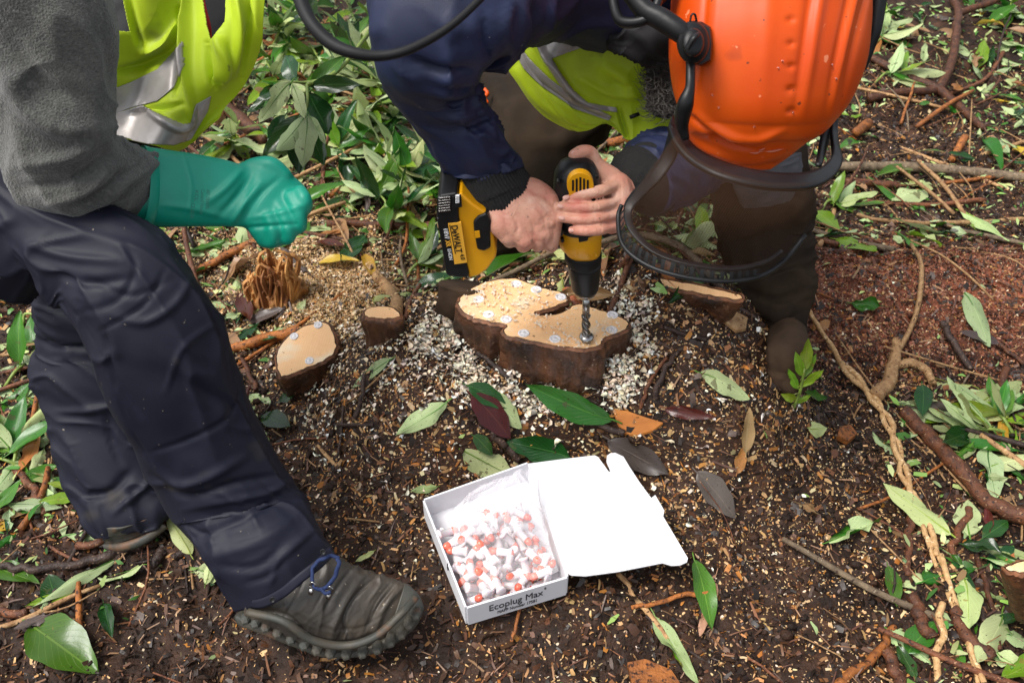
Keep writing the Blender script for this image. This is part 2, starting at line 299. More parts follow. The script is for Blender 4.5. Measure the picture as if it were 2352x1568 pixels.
def loft_grid(secs, na=80, nr=48, fold=0, Ls=.05, k=1.2, seed=0, strokes=None, sharp=2.0, power=1.0):
    s = cr([list(q) if len(q) == 6 else list(q)+[.8] for q in secs], na)
    Lp = np.array([P(q[0], q[1], q[4]) for q in s]); Rp = np.array([P(q[2], q[3], q[4]) for q in s]); C = (Lp+Rp)/2; Wv = (Rp-Lp)/2
    T = np.gradient(C, axis=0); T /= np.linalg.norm(T, axis=1, keepdims=True)+1e-9
    D = np.cross(T, Wv); D = D/(np.linalg.norm(D, axis=1, keepdims=True)+1e-9)*np.linalg.norm(Wv, axis=1, keepdims=True)*s[:, 5:6]
    a = np.linspace(0, 2*math.pi, nr, endpoint=False); ca, sa = np.cos(a), np.sin(a)
    if power != 1: ca = np.sign(ca)*np.abs(ca)**power; sa = np.sign(sa)*np.abs(sa)**power
    V = C[:, None]+ca[None, :, None]*Wv[:, None]+sa[None, :, None]*D[:, None]
    N = outw(V, grid_norm(V, True), True)
    if fold:
        ln = np.concatenate([[0], np.cumsum(np.linalg.norm(np.diff(C, axis=0), axis=1))])[:, None]; A = np.broadcast_to(a[None], (na, nr))
        q = ln/Ls+seed*13.7+.9*np.cos(A+seed)+.7*noise(np.cos(A)*1.5+ln*8, np.sin(A)*1.5, seed+ln*6)
        n = noise(q, np.cos(A)*k+seed, np.sin(A)*k); f = (1-np.abs(n))**sharp; n2 = noise(q*2.3+5, np.cos(A)*k*2, np.sin(A)*k*2+seed)
        q3 = ln/(Ls*.42)+seed*5.1+1.3*np.sin(A*1.0+seed)+.9*noise(np.cos(A)*2+ln*12, np.sin(A)*2, seed); f3 = (1-np.abs(noise(q3, np.cos(A)*1.6+3, np.sin(A)*1.6)))**4*sstep(-.1, .5, noise(ln*7+seed, np.cos(A)*1.2, np.sin(A)*1.2+4)); V = V+N*(fold*(f*1.3-.6+.35*n2+.8*f3+.5*noise(ln*9+seed, np.cos(A)*1.3, np.sin(A)*1.3)))[..., None]; N = outw(V, grid_norm(V, True), True)
    d = strokes_disp(V, N, strokes)
    if strokes: V = V+N*np.asarray(d)[..., None]
    return V
def grid_mesh(name, V, wrap, caps=True):
    na, nr = V.shape[:2]; F = to_faces(na, nr, wrap); VV = V.reshape(-1, 3)
    N = grid_norm(V, wrap); No = outw(V, N, wrap); g = np.cross(V[1, 0]-V[0, 0], V[0, 1]-V[0, 0])
    flip = np.sum(N*No) < 0
    me_v = [tuple(v) for v in VV]; fs = F.tolist()
    if wrap and caps:
        for r, rev in ((0, True), (na-1, False)):
            me_v.append(tuple(V[r].mean(axis=0))); c = len(me_v)-1
            for j in range(nr):
                a, b = r*nr+j, r*nr+(j+1) % nr; fs.append([c, b, a] if rev else [c, a, b])
    me = bpy.data.meshes.new(name); me.from_pydata(me_v, [], fs)
    bm = bmesh.new(); bm.from_mesh(me)
    if wrap and caps: bmesh.ops.recalc_face_normals(bm, faces=bm.faces)
    bm.to_mesh(me); bm.free(); me.update(); return me
def loft(name, secs, m, parent=None, caps=True, **kw):
    V = loft_grid(secs, **kw); return link(grid_mesh(name, V, True, caps), name, m, parent)
def patch_grid(rows, nu=120, nv=120, fold=0, Ls=.05, seed=0, strokes=None, axis=0, sharp=2.0):
    R = np.array([cr(r, nu) for r in rows]); Gd = np.stack([cr(R[:, j], nv) for j in range(nu)], 1)     # nv, nu, 3
    V = np.stack([[P(*q) for q in row] for row in Gd]); N = outw(V, grid_norm(V, False), False)
    if fold:
        u = np.linspace(0, 1, nu)[None]; v = np.linspace(0, 1, nv)[:, None]; du = np.linalg.norm(V[nv//2, -1]-V[nv//2, 0]); dv = np.linalg.norm(V[-1, nu//2]-V[0, nu//2])
        s, t = (u*du/Ls, v*dv/(Ls*3.5)) if axis == 0 else (v*dv/Ls, u*du/(Ls*3.5)); s = s+.6*noise(s*.5+9, t*1.3+seed)
        n = noise(s+seed*7.1, t+seed*3); V = V+N*(fold*((1-np.abs(n))**sharp*1.4-.6+.4*noise(s*2+3, t*2, seed)))[..., None]; N = outw(V, grid_norm(V, False), False)
    d = strokes_disp(V, N, strokes)
    if strokes: V = V+N*np.asarray(d)[..., None]; N = outw(V, grid_norm(V, False), False)
    return V, N
def sheet(name, V, N, m, parent=None, keep=None, off=0, thick=.0015):
    nv, nu = V.shape[:2]; VV = (V+N*off).reshape(-1, 3); F = to_faces(nv, nu, False)
    if keep is not None:
        kf = keep(*proj(VV[F].mean(axis=1))); F = F[kf]
    if len(F) == 0: return None
    nn = np.cross(VV[F[0, 1]]-VV[F[0, 0]], VV[F[0, 3]]-VV[F[0, 0]])
    if np.dot(nn, VV[F[0, 0]]-CAMP) > 0: F = F[:, ::-1]
    used = np.unique(F); mp = np.zeros(len(VV), int); mp[used] = np.arange(len(used))
    me = fast_mesh(name, VV[used], mp[F]); uv = me.uv_layers.new(name='UVMap')
    U = np.stack([(used % nu)/nu, (used//nu)/nv], 1); li = np.zeros(len(me.loops), np.int32); me.loops.foreach_get('vertex_index', li); uv.data.foreach_set('uv', U[li].astype(np.float32).ravel())
    o = link(me, name, m, parent)
    if thick: s = o.modifiers.new('s', 'SOLIDIFY'); s.thickness = thick; s.offset = -1
    return o
def tube_geo(pts, rad, seg=8, res=None, wob=0, seed=0, flat=1.0):
    pts = np.asarray(pts, float); n = res or max(len(pts), 2)
    pr = cr(np.hstack([pts, np.asarray(rad, float).reshape(-1, 1)]), n); C = pr[:, :3]; r = np.maximum(pr[:, 3], 1e-5)
    if wob: t = np.arange(n)*.55; C = C+wob*np.stack([noise(t*.5+seed, seed), noise(t*.5+seed, seed+5), .3*noise(t*.5+seed, seed+9)], 1)
    T = np.gradient(C, axis=0); T /= np.linalg.norm(T, axis=1, keepdims=True)+1e-12
    up = np.array((0, 0, 1.0)) if abs(T[0, 2]) < .9 else np.array((1.0, 0, 0)); V = []
    a = np.linspace(0, 2*math.pi, seg, endpoint=False)
    s = np.cross(T[0], up); s /= np.linalg.norm(s)
    for i in range(n):
        s = s-T[i]*np.dot(s, T[i]); s /= np.linalg.norm(s)+1e-12; b = np.cross(T[i], s)
        rr = r[i]*(1+(.07*noise(np.cos(a)*1.4+seed, np.sin(a)*1.4, i*.2+seed)+.10*max(0, float(noise(i*.33+seed*2, seed))-.45)*2 if wob else 0))
        V.append(C[i]+(np.cos(a)*rr)[:, None]*s+(np.sin(a)*rr*flat)[:, None]*b)
    V = np.array(V); return V
def tube_vf(V, off=0):
    n, seg = V.shape[:2]; F = (to_faces(n, seg, True)+off).tolist(); F.append([off+j for j in range(seg)][::-1]); F.append([off+(n-1)*seg+j for j in range(seg)]); return V.reshape(-1, 3).tolist(), F
def multi_tube(name, chains, m, parent=None, seg=8, smooth=True):
    VS, FS = [], []
    for c in chains:
        v, f = tube_vf(tube_geo(*c[:2], seg=seg, **(c[2] if len(c) > 2 else {})), len(VS)); VS += v; FS += f
    me = mesh_of(name, VS, FS); o = link(me, name, m, parent, smooth); return o
def blob_chain(pts, rad, seg=14):                  # closed tube with rounded ends for remeshing
    pts = [np.asarray(p, float) for p in pts]; rad = list(rad)
    d0 = pts[0]-pts[1]; d0 /= np.linalg.norm(d0); d1 = pts[-1]-pts[-2]; d1 /= np.linalg.norm(d1); n = max(10, 6*len(pts))
    body = cr(np.hstack([np.array(pts), np.array(rad)[:, None]]), n)
    pre = [np.append(pts[0]+d0*rad[0]*math.sin(t), rad[0]*math.cos(t)) for t in (1.45, 1.1, .7, .35)]
    post = [np.append(pts[-1]+d1*rad[-1]*math.sin(t), rad[-1]*math.cos(t)) for t in (.35, .7, 1.1, 1.45)]
    A = np.vstack([pre, body, post]); return tube_geo(A[:, :3], A[:, 3], seg=seg, res=len(A))
def ellipsoid_geo(c, ax, seg=16):
    c = np.asarray(c); ax = [np.asarray(a) for a in ax]; V = []
    for t in np.linspace(.08, math.pi-.08, seg):
        V.append([c+ax[0]*math.sin(t)*math.cos(p)+ax[1]*math.sin(t)*math.sin(p)+ax[2]*math.cos(t) for p in np.linspace(0, 2*math.pi, seg, endpoint=False)])
    return np.array(V)
def remesh(geos, voxel, smooth=4, strokes=None):
    VS, FS = [], []
    for g in geos:
        v, f = tube_vf(g, len(VS)); VS += v; FS += f
    me = mesh_of('tmp', VS, FS); bm = bmesh.new(); bm.from_mesh(me); bmesh.ops.recalc_face_normals(bm, faces=bm.faces); bm.to_mesh(me); bm.free()
    o = bpy.data.objects.new('tmp', me); COL.objects.link(o); r = o.modifiers.new('r', 'REMESH'); r.mode = 'VOXEL'; r.voxel_size = voxel; r.use_smooth_shade = True
    s = o.modifiers.new('s', 'SMOOTH'); s.iterations = smooth; s.factor = .5
    dg = bpy.context.evaluated_depsgraph_get(); out = bpy.data.meshes.new_from_object(o.evaluated_get(dg)); bpy.data.objects.remove(o)
    if strokes:
        n = len(out.vertices); V = np.zeros(n*3, np.float32); out.vertices.foreach_get('co', V); V = V.reshape(-1, 3).astype(float); N = np.zeros(n*3, np.float32); out.vertices.foreach_get('normal', N); N = N.reshape(-1, 3).astype(float)
        V = V+N*strokes_disp(V, N, strokes)[:, None]; out.vertices.foreach_set('co', V.astype(np.float32).ravel()); out.update()
    return out
def prism(name, pts_px, Y0, depth, m, parent=None, bevel=.003, zfun=None):      # outline on the vertical plane y=Y0, extruded away from the camera
    a = [PY(x, y, Y0) for x, y in pts_px]; n = len(a); V = a+[p+np.array((0, depth, 0)) for p in a]
    F = [list(range(n)), list(range(n, 2*n))[::-1]]+[[i, (i+1) % n, n+(i+1) % n, n+i] for i in range(n)]
    me = mesh_of(name, V, F); bm = bmesh.new(); bm.from_mesh(me); bmesh.ops.recalc_face_normals(bm, faces=bm.faces); bm.to_mesh(me); bm.free()
    o = link(me, name, m, parent, smooth=False)
    if bevel: b = o.modifiers.new('b', 'BEVEL'); b.width = bevel; b.segments = 3; b.limit_method = 'ANGLE'; o.modifiers.new('w', 'WEIGHTED_NORMAL'); me.polygons.foreach_set('use_smooth', [True]*len(me.polygons))
    return o
def text(name, s, org, xd, yd, size, m, parent, bold=0):
    cu = bpy.data.curves.new('t', 'FONT'); cu.body = s; cu.size = 1; cu.extrude = .01; cu.offset = bold; o = bpy.data.objects.new('t', cu); COL.objects.link(o)
    dg = bpy.context.evaluated_depsgraph_get(); me = bpy.data.meshes.new_from_object(o.evaluated_get(dg)); bpy.data.objects.remove(o)
    me.materials.clear()
    n = len(me.vertices); V = np.zeros(n*3, np.float32); me.vertices.foreach_get('co', V); V = V.reshape(-1, 3)
    xd = np.asarray(xd, float); yd = np.asarray(yd, float); w = V[:, 0].max(); h = .72
    nrm = np.cross(xd, yd); nrm /= np.linalg.norm(nrm)
    Q = np.asarray(org)+np.outer(V[:, 0]/w, xd)+np.outer(V[:, 1]/h, yd)+np.outer(V[:, 2]*.02, nrm)
    me.vertices.foreach_set('co', Q.astype(np.float32).ravel()); me.update()
    return link(me, name, m, parent, smooth=False)
def pxr(r, d): return r*d/FPX
# ================================================================== THE SETTING: ground
REDC = np.array((.25, .075, .035)); SOILC = np.array((.040, .018, .009)); SAWD = np.array((.50, .30, .12))
cl = G(745, 660); cl2 = G(1500, 540)
def soilcol(x, y):
    f = fbm(x*30, y*30, 0, 3)[..., None]; c = SOILC*(1+.55*f)
    r2 = np.exp(-(((x-c2[0])/.50)**2+((y-c2[1]+.03)/.17)**2)**1.5)[..., None]; c = c*(1-r2)+r2*REDC*(1+.5*f)
    r4 = np.clip(np.exp(-(((x-cl[0])/.16)**2+((y-cl[1])/.12)**2))*1.3, 0, 1)[..., None]*(.6+.4*f); c = c*(1-r4)+r4*SAWD
    g = noise(x*3+1, y*3)[..., None]*.25+.1; return np.clip(c*(1+g)*np.array((1.05, 1, .95)), .004, 1)
def ground_sheet(name, xs, ys, fine, label=None):
    X, Y = np.meshgrid(xs, ys); Z = H(X, Y, fine); V = np.stack([X, Y, Z], -1).reshape(-1, 3); F = to_faces(len(ys), len(xs), False)
    me = fast_mesh(name, V, F, soilcol(X, Y).reshape(-1, 3)); return me
xs = np.concatenate([-60+np.arange(0, 57, 3.0), np.arange(-3, -1.9, .05), np.arange(-1.9, 1.9, .006), np.arange(1.9, 3, .05), np.arange(3, 60, 3.0)])
ys = np.concatenate([np.arange(-20, 0, 2.0), np.arange(0, .45, .05), np.arange(.45, 2.1, .0055), np.arange(2.1, 3.6, .014), np.arange(3.6, 8, .2), np.arange(8, 80, 4.0)])
gnd = link(ground_sheet('ground', xs, ys, True), 'ground', M['soil']); setp(gnd, kind='structure')
# ================================================================== LITTER: chips, shreds, shavings
def region_mask(x, y):
    """weights from where the reference shows each material"""
    X, Y = proj(np.stack([x, y, H(x, y)], -1)); return X, Y
def litter_weight(X, Y):
    w = .95*(Y < 690)+.95*(X > 1900)*(Y > 690)+.9*(X < 620)*(Y > 650)*(Y < 1330); w = np.where((X > 1850) & (X < 2560) & (Y > 560) & (Y < 900), .12, w)
    w = np.where((X < 620) & (Y > 1330) & (Y < 1430), .35, w); w = np.where((X > 640) & (X < 1850) & (Y > 700), .0, w); w = np.where((X > 1800) & (X < 2030) & (Y > 900), .05, w)
    w = np.where(gs(X, Y, 2060, 320, 160, 70) > .4, .15, w); w = np.where(gs(X, Y, 740, 660, 140, 80) > .35, .08, w)
    w = np.where((X > 580) & (X < 1150) & (Y < 600), w*1.0, w*.75); return w
def chips(name, n, cols, size, aspect, xr, yr, wfun, label, tilt=.35, curl=0, lift=.001, taper=.45):
    xa, ya, tot = [], [], 0
    for _ in range(14):
        x = rng.uniform(*xr, n*3); y = rng.uniform(*yr, n*3); X, Y = region_mask(x, y); w = wfun(x, y, X, Y); k = (rng.random(len(x)) < w) & ~inpoly(X, Y, [(968, 1150), (1212, 1070), (1305, 1340), (1078, 1440)]) & (X > -250) & (X < 2600) & (Y > -150) & (Y < 1750); xa.append(x[k]); ya.append(y[k]); tot += k.sum()
        if tot >= n: break
    x, y = np.concatenate(xa)[:n], np.concatenate(ya)[:n]; n = len(x)
    z = H(x, y, True)+lift
    L = size[0]*(size[1]/size[0])**(rng.random(n)**1.6); Wd = L/rng.uniform(*aspect, n); a = rng.uniform(0, 2*math.pi, n)
    nx = -(H(x+.01, y)-H(x-.01, y))/.02+rng.normal(0, tilt, n); ny = -(H(x, y+.01)-H(x, y-.01))/.02+rng.normal(0, tilt, n); N = np.stack([nx, ny, np.ones(n)], 1); N /= np.linalg.norm(N, axis=1, keepdims=True)
    A = np.stack([np.cos(a), np.sin(a), np.zeros(n)], 1); A -= N*np.sum(A*N, 1, keepdims=True); A /= np.linalg.norm(A, axis=1, keepdims=True); B = np.cross(N, A)
    C = np.stack([x, y, z], 1)+N*(L*.1)[:, None]; V = []
    ncol = 4 if curl else 3
    for i in range(ncol):
        t = i/(ncol-1)*2-1; wid = (1-taper*abs(t)*rng.random(n)**(.45/taper))
        if curl: ang = t*curl; dx = np.sin(ang)/curl*1.0; dz = (np.cos(ang)-1)/curl
        else: dx = t; dz = -.18*abs(t)*rng.normal(1, 1, n)
        side = rng.normal(0, .12, n) if i != 1 else 0
        c = C+A*(L/2*dx)[:, None]+N*(L/2*dz)[:, None]+B*(Wd*side)[:, None] if not curl else C+A*(L/2*dx)[:, None]+B*(L/2*-dz)[:, None]+N*(L*.1*rng.random(n))[:, None]
        V += [c+B*(Wd/2*wid)[:, None] if not curl else c+(B*math.cos(t*curl)+A*math.sin(t*curl)*1.0)*(Wd/2*wid)[:, None], c-B*(Wd/2*wid)[:, None] if not curl else c-(B*math.cos(t*curl)+A*math.sin(t*curl))*(Wd/2*wid)[:, None]]
    V = np.stack(V, 1); m = V.shape[1]; base = (np.arange(n)*m)[:, None]
    F = np.concatenate([base+np.array([2*i, 2*i+1, 2*i+3, 2*i+2]) for i in range(ncol-1)])
    ci = np.array([c[0] for c in cols]); pw = np.array([c[1] for c in cols], float); pick = rng.choice(len(cols), n, p=pw/pw.sum()); cc = ci[pick]*rng.uniform(.6, 1.3, (n, 1))*rng.uniform(.93, 1.07, (n, 3)); cc = np.clip(cc, .003, .9)
    me = fast_mesh(name, V.reshape(-1, 3), F, np.repeat(cc, m, 0)); o = link(me, name, M['debris'], smooth=False); setp(o, label, None, None, 'stuff'); return o
def gs(X, Y, cx, cy, rx, ry, p=2): return np.exp(-(np.abs((X-cx)/rx)**p+np.abs((Y-cy)/ry)**p))
TAN, OCH, WHI, DRK, RED, SAW, GRY = (.46, .27, .11), (.38, .15, .025), (.72, .58, .42), (.018, .009, .005), (.17, .05, .025), (.60, .40, .19), (.12, .10, .085)
mound = lambda X, Y: gs(X, Y, 1250, 930, 560, 330, 4)
chips('soil_crumbs', 65000, [(DRK, 5), ((.05, .022, .010), 3), ((.10, .04, .016), 2.0)], (.005, .020), (1.3, 4), (-1.9, 1.9), (.42, 2.6), lambda x, y, X, Y: np.full(X.shape, .8), 'dark crumbs of soil and rotten bark covering the ground', .8)
chips('wood_chips', 30000, [(TAN, 4), (OCH, 3.5), ((.20, .08, .025), 4), ((.5, .38, .2), 1.2)], (.004, .017), (1.5, 4.5), (-1.9, 1.9), (.42, 2.6), lambda x, y, X, Y: (.12+.3*sstep(-.25, .45, noise(x*9+3, y*9)))*(.6+.8*sstep(-.2, .3, noise(x*30, y*30)))+.65*mound(X, Y)*(.3+.7*sstep(-.3, .5, noise(x*14, y*14)))-.12*(X < 700)*(Y > 1250)+.25*gs(X, Y, 1000, 960, 330, 160), 'fine tan and ochre wood chips strewn over the dark soil', .5)
chips('fine_sawdust', 40000, [(TAN, 3), (SAW, 3), (WHI, 1), (OCH, 1)], (.002, .006), (1, 3), (-1.6, 1.6), (.42, 2.3), lambda x, y, X, Y: .12+.5*mound(X, Y)+.5*gs(X, Y, 1900, 1150, 400, 450), 'fine pale sawdust sprinkled over the soil', .5)
chips('bark_fibres', 11000, [((.09, .035, .018), 3), ((.17, .075, .03), 2), ((.3, .17, .08), 1)], (.012, .04), (8, 20), (-1.9, 1.9), (.42, 2.6), lambda x, y, X, Y: np.full(X.shape, .5), 'thin brown bark fibres and needles scattered over the soil', .35)
chips('red_bark_crumbs', 34000, [((.22, .066, .030), 5), ((.32, .12, .055), 3), ((.12, .035, .018), 2), ((.4, .2, .1), .5), (WHI, .2)], (.003, .009), (1.2, 4), (.3, 1.9), (.8, 2.1), lambda x, y, X, Y: np.clip(1.4*np.exp(-(((x-c2[0])/.55)**2+((y-c2[1]+.04)/.19)**2)**1.5), 0, 1), 'reddish crumbled bark heaped at the right behind the boot', .8)
chips('pale_sawdust', 26000, [(SAW, 5), (TAN, 2), (WHI, 1.2), (OCH, .6)], (.0025, .008), (1, 3), (-1.0, .2), (1.0, 2.1), lambda x, y, X, Y: np.clip(1.0*gs(X, Y, 760, 660, 120, 85)+.5*gs(X, Y, 640, 600, 180, 140), 0, 1), 'yellow sawdust heaped beside the broken rotten stump', .8, lift=.004)
wsh = lambda x, y, X, Y: (.12+.88*sstep(-.25, .25, noise(x*38, y*38)))*np.clip(.95*gs(X, Y, 1090, 820, 85, 70)+.9*gs(X, Y, 1010, 780, 45, 45)+.8*gs(X, Y, 1200, 925, 110, 35)+.5*gs(X, Y, 1455, 800, 45, 90)+.7*gs(X, Y, 1430, 900, 40, 45)+.35*gs(X, Y, 1440, 690, 70, 35)+.7*gs(X, Y, 860, 765, 45, 25)+.12*gs(X, Y, 1000, 900, 300, 110)+.02*mound(X, Y), 0, 1)
chips('leaf_fragments', 10000, [((.38, .48, .20), 4), ((.22, .38, .08), 2), ((.05, .15, .02), 2.5), ((.36, .42, .14), 2), ((.22, .12, .05), 1.5)], (.009, .032), (1.6, 4), (-1.9, 1.9), (.42, 3.0), lambda x, y, X, Y: litter_weight(X, Y)**1.5*.9+.004, 'torn scraps of pale and green leaves in the litter', .5, lift=.006, taper=.95)
o = chips('curled_wood_shavings', 3000, [((.95, .82, .66), 3), ((.90, .70, .50), 2)], (.012, .027), (2.2, 3.8), (-.8, .8), (.5, 1.8), wsh, 'curled creamy drill shavings heaped round the big stump', .35, curl=1.25, lift=.005)
chips('pale_drill_crumbs', 5000, [((.95, .82, .66), 3), ((.84, .62, .42), 2)], (.003, .009), (1, 2), (-.8, .8), (.5, 1.8), wsh, 'crumbled creamy drill dust heaped round the big stump', .8, lift=.004)
def clods(n, label):
    bm = bmesh.new(); bmesh.ops.create_icosphere(bm, subdivisions=1, radius=1); base = np.array([v.co[:] for v in bm.verts]); tri = np.array([[v.index for v in f.verts] for f in bm.faces]); bm.free(); m = len(base)
    x = rng.uniform(-1.7, 1.8, n*2); y = rng.uniform(.42, 2.4, n*2); X, Y = region_mask(x, y); k = (noise(x*7, y*7) > -.15) & (X > -100) & (X < 2450) & (Y > -50) & (Y < 1650) & ~inpoly(X, Y, [(960, 1140), (1215, 1050), (1420, 1030), (1600, 1290), (1310, 1345), (1078, 1440)]); x, y = x[k][:n], y[k][:n]; n = len(x)
    r_ = .0025*(3.6**(rng.random(n)**2)); V = base[None]*(1+rng.normal(0, .34, (n, m, 1)))*rng.uniform(.6, 1.3, (n, 1, 3))*r_[:, None, None]; V[..., 0] += x[:, None]; V[..., 1] += y[:, None]; V[..., 2] = V[..., 2]*.6+(H(x, y, True)+r_*.2)[:, None]
    F = (np.arange(n)*m)[:, None, None]+tri[None]; c = soilcol(x, y)*rng.uniform(.35, 1.0, (n, 1)); me = fast_mesh('soil_clods', V.reshape(-1, 3), F.reshape(-1, 3), np.repeat(c, m, 0)); setp(link(me, 'soil_clods', M['soil'], smooth=False), label, kind='stuff')
clods(9000, 'dark damp clods of earth lying all over the ground')
# ================================================================== STUMPS
def resample_closed(P2, n):
    P2 = np.array(P2, float); P2 = np.vstack([P2, P2[:1]]); s = np.concatenate([[0], np.cumsum(np.linalg.norm(np.diff(P2, axis=0), axis=1))]); t = np.linspace(0, s[-1], n, endpoint=False)
    return np.stack([np.interp(t, s, P2[:, k]) for k in range(P2.shape[1])], 1)
def stump(root, outline3, axis, height, n=160, taper=.05, bark=None, rim=.004, lev=14, rough=.006, flare=0):
    O = resample_closed(outline3, n)
    for _ in range(2): O = .25*np.roll(O, 1, 0)+.5*O+.25*np.roll(O, -1, 0)
    c = O.mean(axis=0); axis = np.asarray(axis, float); axis /= np.linalg.norm(axis)
    T = np.roll(O, -1, 0)-np.roll(O, 1, 0); out = np.cross(T, axis); out /= np.linalg.norm(out, axis=1, keepdims=True)
    if np.sum(out*(O-c)) < 0: out = -out
    idx = np.arange(n); jit = noise(idx*.45, 3.1)*.0012; O = O+out*jit[:, None]
    V = []; a = idx/n*2*math.pi
    for l in range(lev):
        t = l/(lev-1); r = -taper*t*np.linalg.norm(O-c, axis=1)+flare*t*t
        dn = rough*(fbm(O[:, 0]*60, O[:, 1]*60, t*height*18, 3)*min(1, t*6)+.6*noise(O[:, 0]*25, O[:, 1]*25, t*2)*t)
        V.append(O-axis*(height*t)+out*(dn+r+(rim if l else 0))[:, None])
    V = np.array(V); me = grid_mesh('bark', V, True, caps=False); bmn = bmesh.new(); bmn.from_mesh(me); bmesh.ops.recalc_face_normals(bmn, faces=bmn.faces); bmn.to_mesh(me); bmn.free()
    link(me, 'bark', bark or M['stump_bark'], root)
    def cap(name, pts, off, m):
        bm = bmesh.new(); vs_ = [bm.verts.new(tuple(p+axis*off)) for p in pts]; f = bm.faces.new(vs_); bm.normal_update()
        if f.normal.dot(Vector(axis)) < 0: f.normal_flip()
        bmesh.ops.triangulate(bm, faces=[f]); me = bpy.data.meshes.new(name); bm.to_mesh(me); bm.free(); return link(me, name, m, root, smooth=False)
    cap('cut_face', O-out*.0025, .0008, M['cut_wood'])
    R = np.array([O-out*.0012+axis*.001, O+out*(.001+.0012*noise(idx*.9, 7))[:, None]-axis*.0005, O+out*(rim*.8+.0015*noise(idx*1.3, 2))[:, None]-axis*.003]); me = grid_mesh('bark_rim', R, True, caps=False); link(me, 'bark_rim', M['cut_rim'], root)
    return O, c
OUT = [(1049, 697), (1057, 691), (1053, 684), (1070, 669), (1105, 650), (1151, 639), (1186, 639), (1218, 650), (1257, 664), (1285, 668), (1303, 678), (1305, 693), (1268, 708), (1231, 717), (1228, 722), (1255, 724), (1285, 720), (1316, 701), (1338, 697), (1362, 706), (1397, 717), (1433, 729), (1447, 745), (1440, 759), (1411, 769), (1390, 776), (1380, 794), (1348, 803), (1292, 799), (1239, 789), (1193, 778), (1162, 773), (1153, 759), (1165, 747), (1127, 741), (1088, 733), (1063, 718)]
bigs = empty('tree_stump', PZ(1260, 730, SZ-.1), 'large lobed fresh-cut tree stump being drilled, orange cut face over dark bark', 'stump')
stump(bigs, [PZ(x, y, SZ) for x, y in OUT], (0, 0, 1), .17, n=260, taper=.02, rough=.007)
def crackline(root, pts, z, w=.0012):
    V = []; pp = cr([PZ(x, y, z) for x, y in pts], 24)
    ch = [(pp+np.array((0, 0, .0002)), [w*(.4+.6*math.sin(i/23*math.pi)) for i in range(24)], dict(wob=.002, seed=3, flat=.4))]
    return multi_tube('saw_line', ch, M['crack'], root, seg=6)
crackline(bigs, [(1132, 668), (1170, 690), (1210, 715), (1245, 738)], SZ)
crackline(bigs, [(1230, 722), (1275, 745), (1320, 775)], SZ)
def plug_head(px, py, z, idx, lab, grp, nrm=(0, 0, 1), p0=None, r=.0095):
    c = PZ(px, py, z) if p0 is None else p0; nrm = Vector(nrm).normalized(); q = nrm.to_track_quat('Z', 'Y'); VS, FS = [], []
    prof = [(0, .0009), (.35, .0009), (.4, .0003), (.62, .0003), (.68, .001), (.92, .0011), (1.0, .0004), (1.0, -.003)]; sg = 24
    for rr, zz in prof:
        for j in range(sg):
            a = j/sg*2*math.pi; VS.append(Vector(c)+q@Vector((math.cos(a)*rr*r+1e-6, math.sin(a)*rr*r, zz)))
    F = to_faces(len(prof), sg, True).tolist(); me = mesh_of('wood_plug', VS, F); bm = bmesh.new(); bm.from_mesh(me); bmesh.ops.remove_doubles(bm, verts=bm.verts, dist=1e-5); bmesh.ops.recalc_face_normals(bm, faces=bm.faces); bm.to_mesh(me); bm.free()
    o = link(me, 'wood_plug', M['plug_ring']); setp(o, lab, 'plug', grp); return o
big_plugs = [(1100, 687, 'far left lobe under shavings'), (1186, 652, 'back edge among shavings'), (1232, 665, 'back right of the left lobe'), (1288, 682, 'tip beside the dark cleft'), (1122, 722, 'left front edge half covered by shavings'), (1163, 733, 'front notch between the two lobes'), (1203, 765, 'front left of the right lobe'), (1275, 778, 'front edge left of the drill bit'), (1407, 723, 'back right edge'), (1405, 757, 'front right edge')]
for i, (x, y, w) in enumerate(big_plugs): plug_head(x, y, SZ+.0012, i, 'white ringed plastic plug set in the big stump, '+w, 'plugs set in the big stump')
# shavings and crumbs lying on the cut face
def surf_crumbs(name, n, poly, z, cen, label, sz=(.003, .012)):
    VS, CS = [], []
    X = rng.uniform(1050, 1450, n*6); Y = rng.uniform(640, 800, n*6); k = inpoly(X, Y, poly)
    w = sum(gs(X, Y, *c) for c in cen)*.8+.04; k &= rng.random(len(X)) < w; X, Y = X[k][:n], Y[k][:n]
    for x, y in zip(X, Y):
        c = PZ(x, y, z+rng.uniform(0, .004)); L = sz[0]*(sz[1]/sz[0])**(rng.random()**1.8); a = rng.uniform(0, 6.3); cur = rng.uniform(.4, 1.4)
        for i in range(4):
            t = i/3*2-1; an = a+t*cur; pos = c+np.array((math.cos(an)*L*.5-math.cos(a)*L*.5, math.sin(an)*L*.5-math.sin(a)*L*.5, .001+.0015*abs(t)))
            d = np.array((math.cos(an), math.sin(an), rng.uniform(-.3, .5)))*L*.16; VS += [pos-d, pos+d]
        CS += [np.array((.82, .68, .52))*rng.uniform(.8, 1.1)]*8
    n = len(VS)//8; base = (np.arange(n)*8)[:, None]; F = np.concatenate([base+np.array([2*i, 2*i+1, 2*i+3, 2*i+2]) for i in range(3)])
    me = fast_mesh(name, np.array(VS), F, np.clip(np.array(CS), 0, .9)); o = link(me, name, M['debris'], smooth=False); setp(o, label, kind='stuff')
surf_crumbs('drill_shavings', 420, OUT, SZ+.0015, [(1150, 655, 70, 16), (1100, 680, 40, 20), (1345, 780, 50, 22), (1270, 745, 60, 20), (1390, 760, 30, 20), (1130, 730, 60, 10), (1300, 795, 80, 10), (1180, 690, 120, 30)], 'pale curled shavings scattered over the big stump cut face')
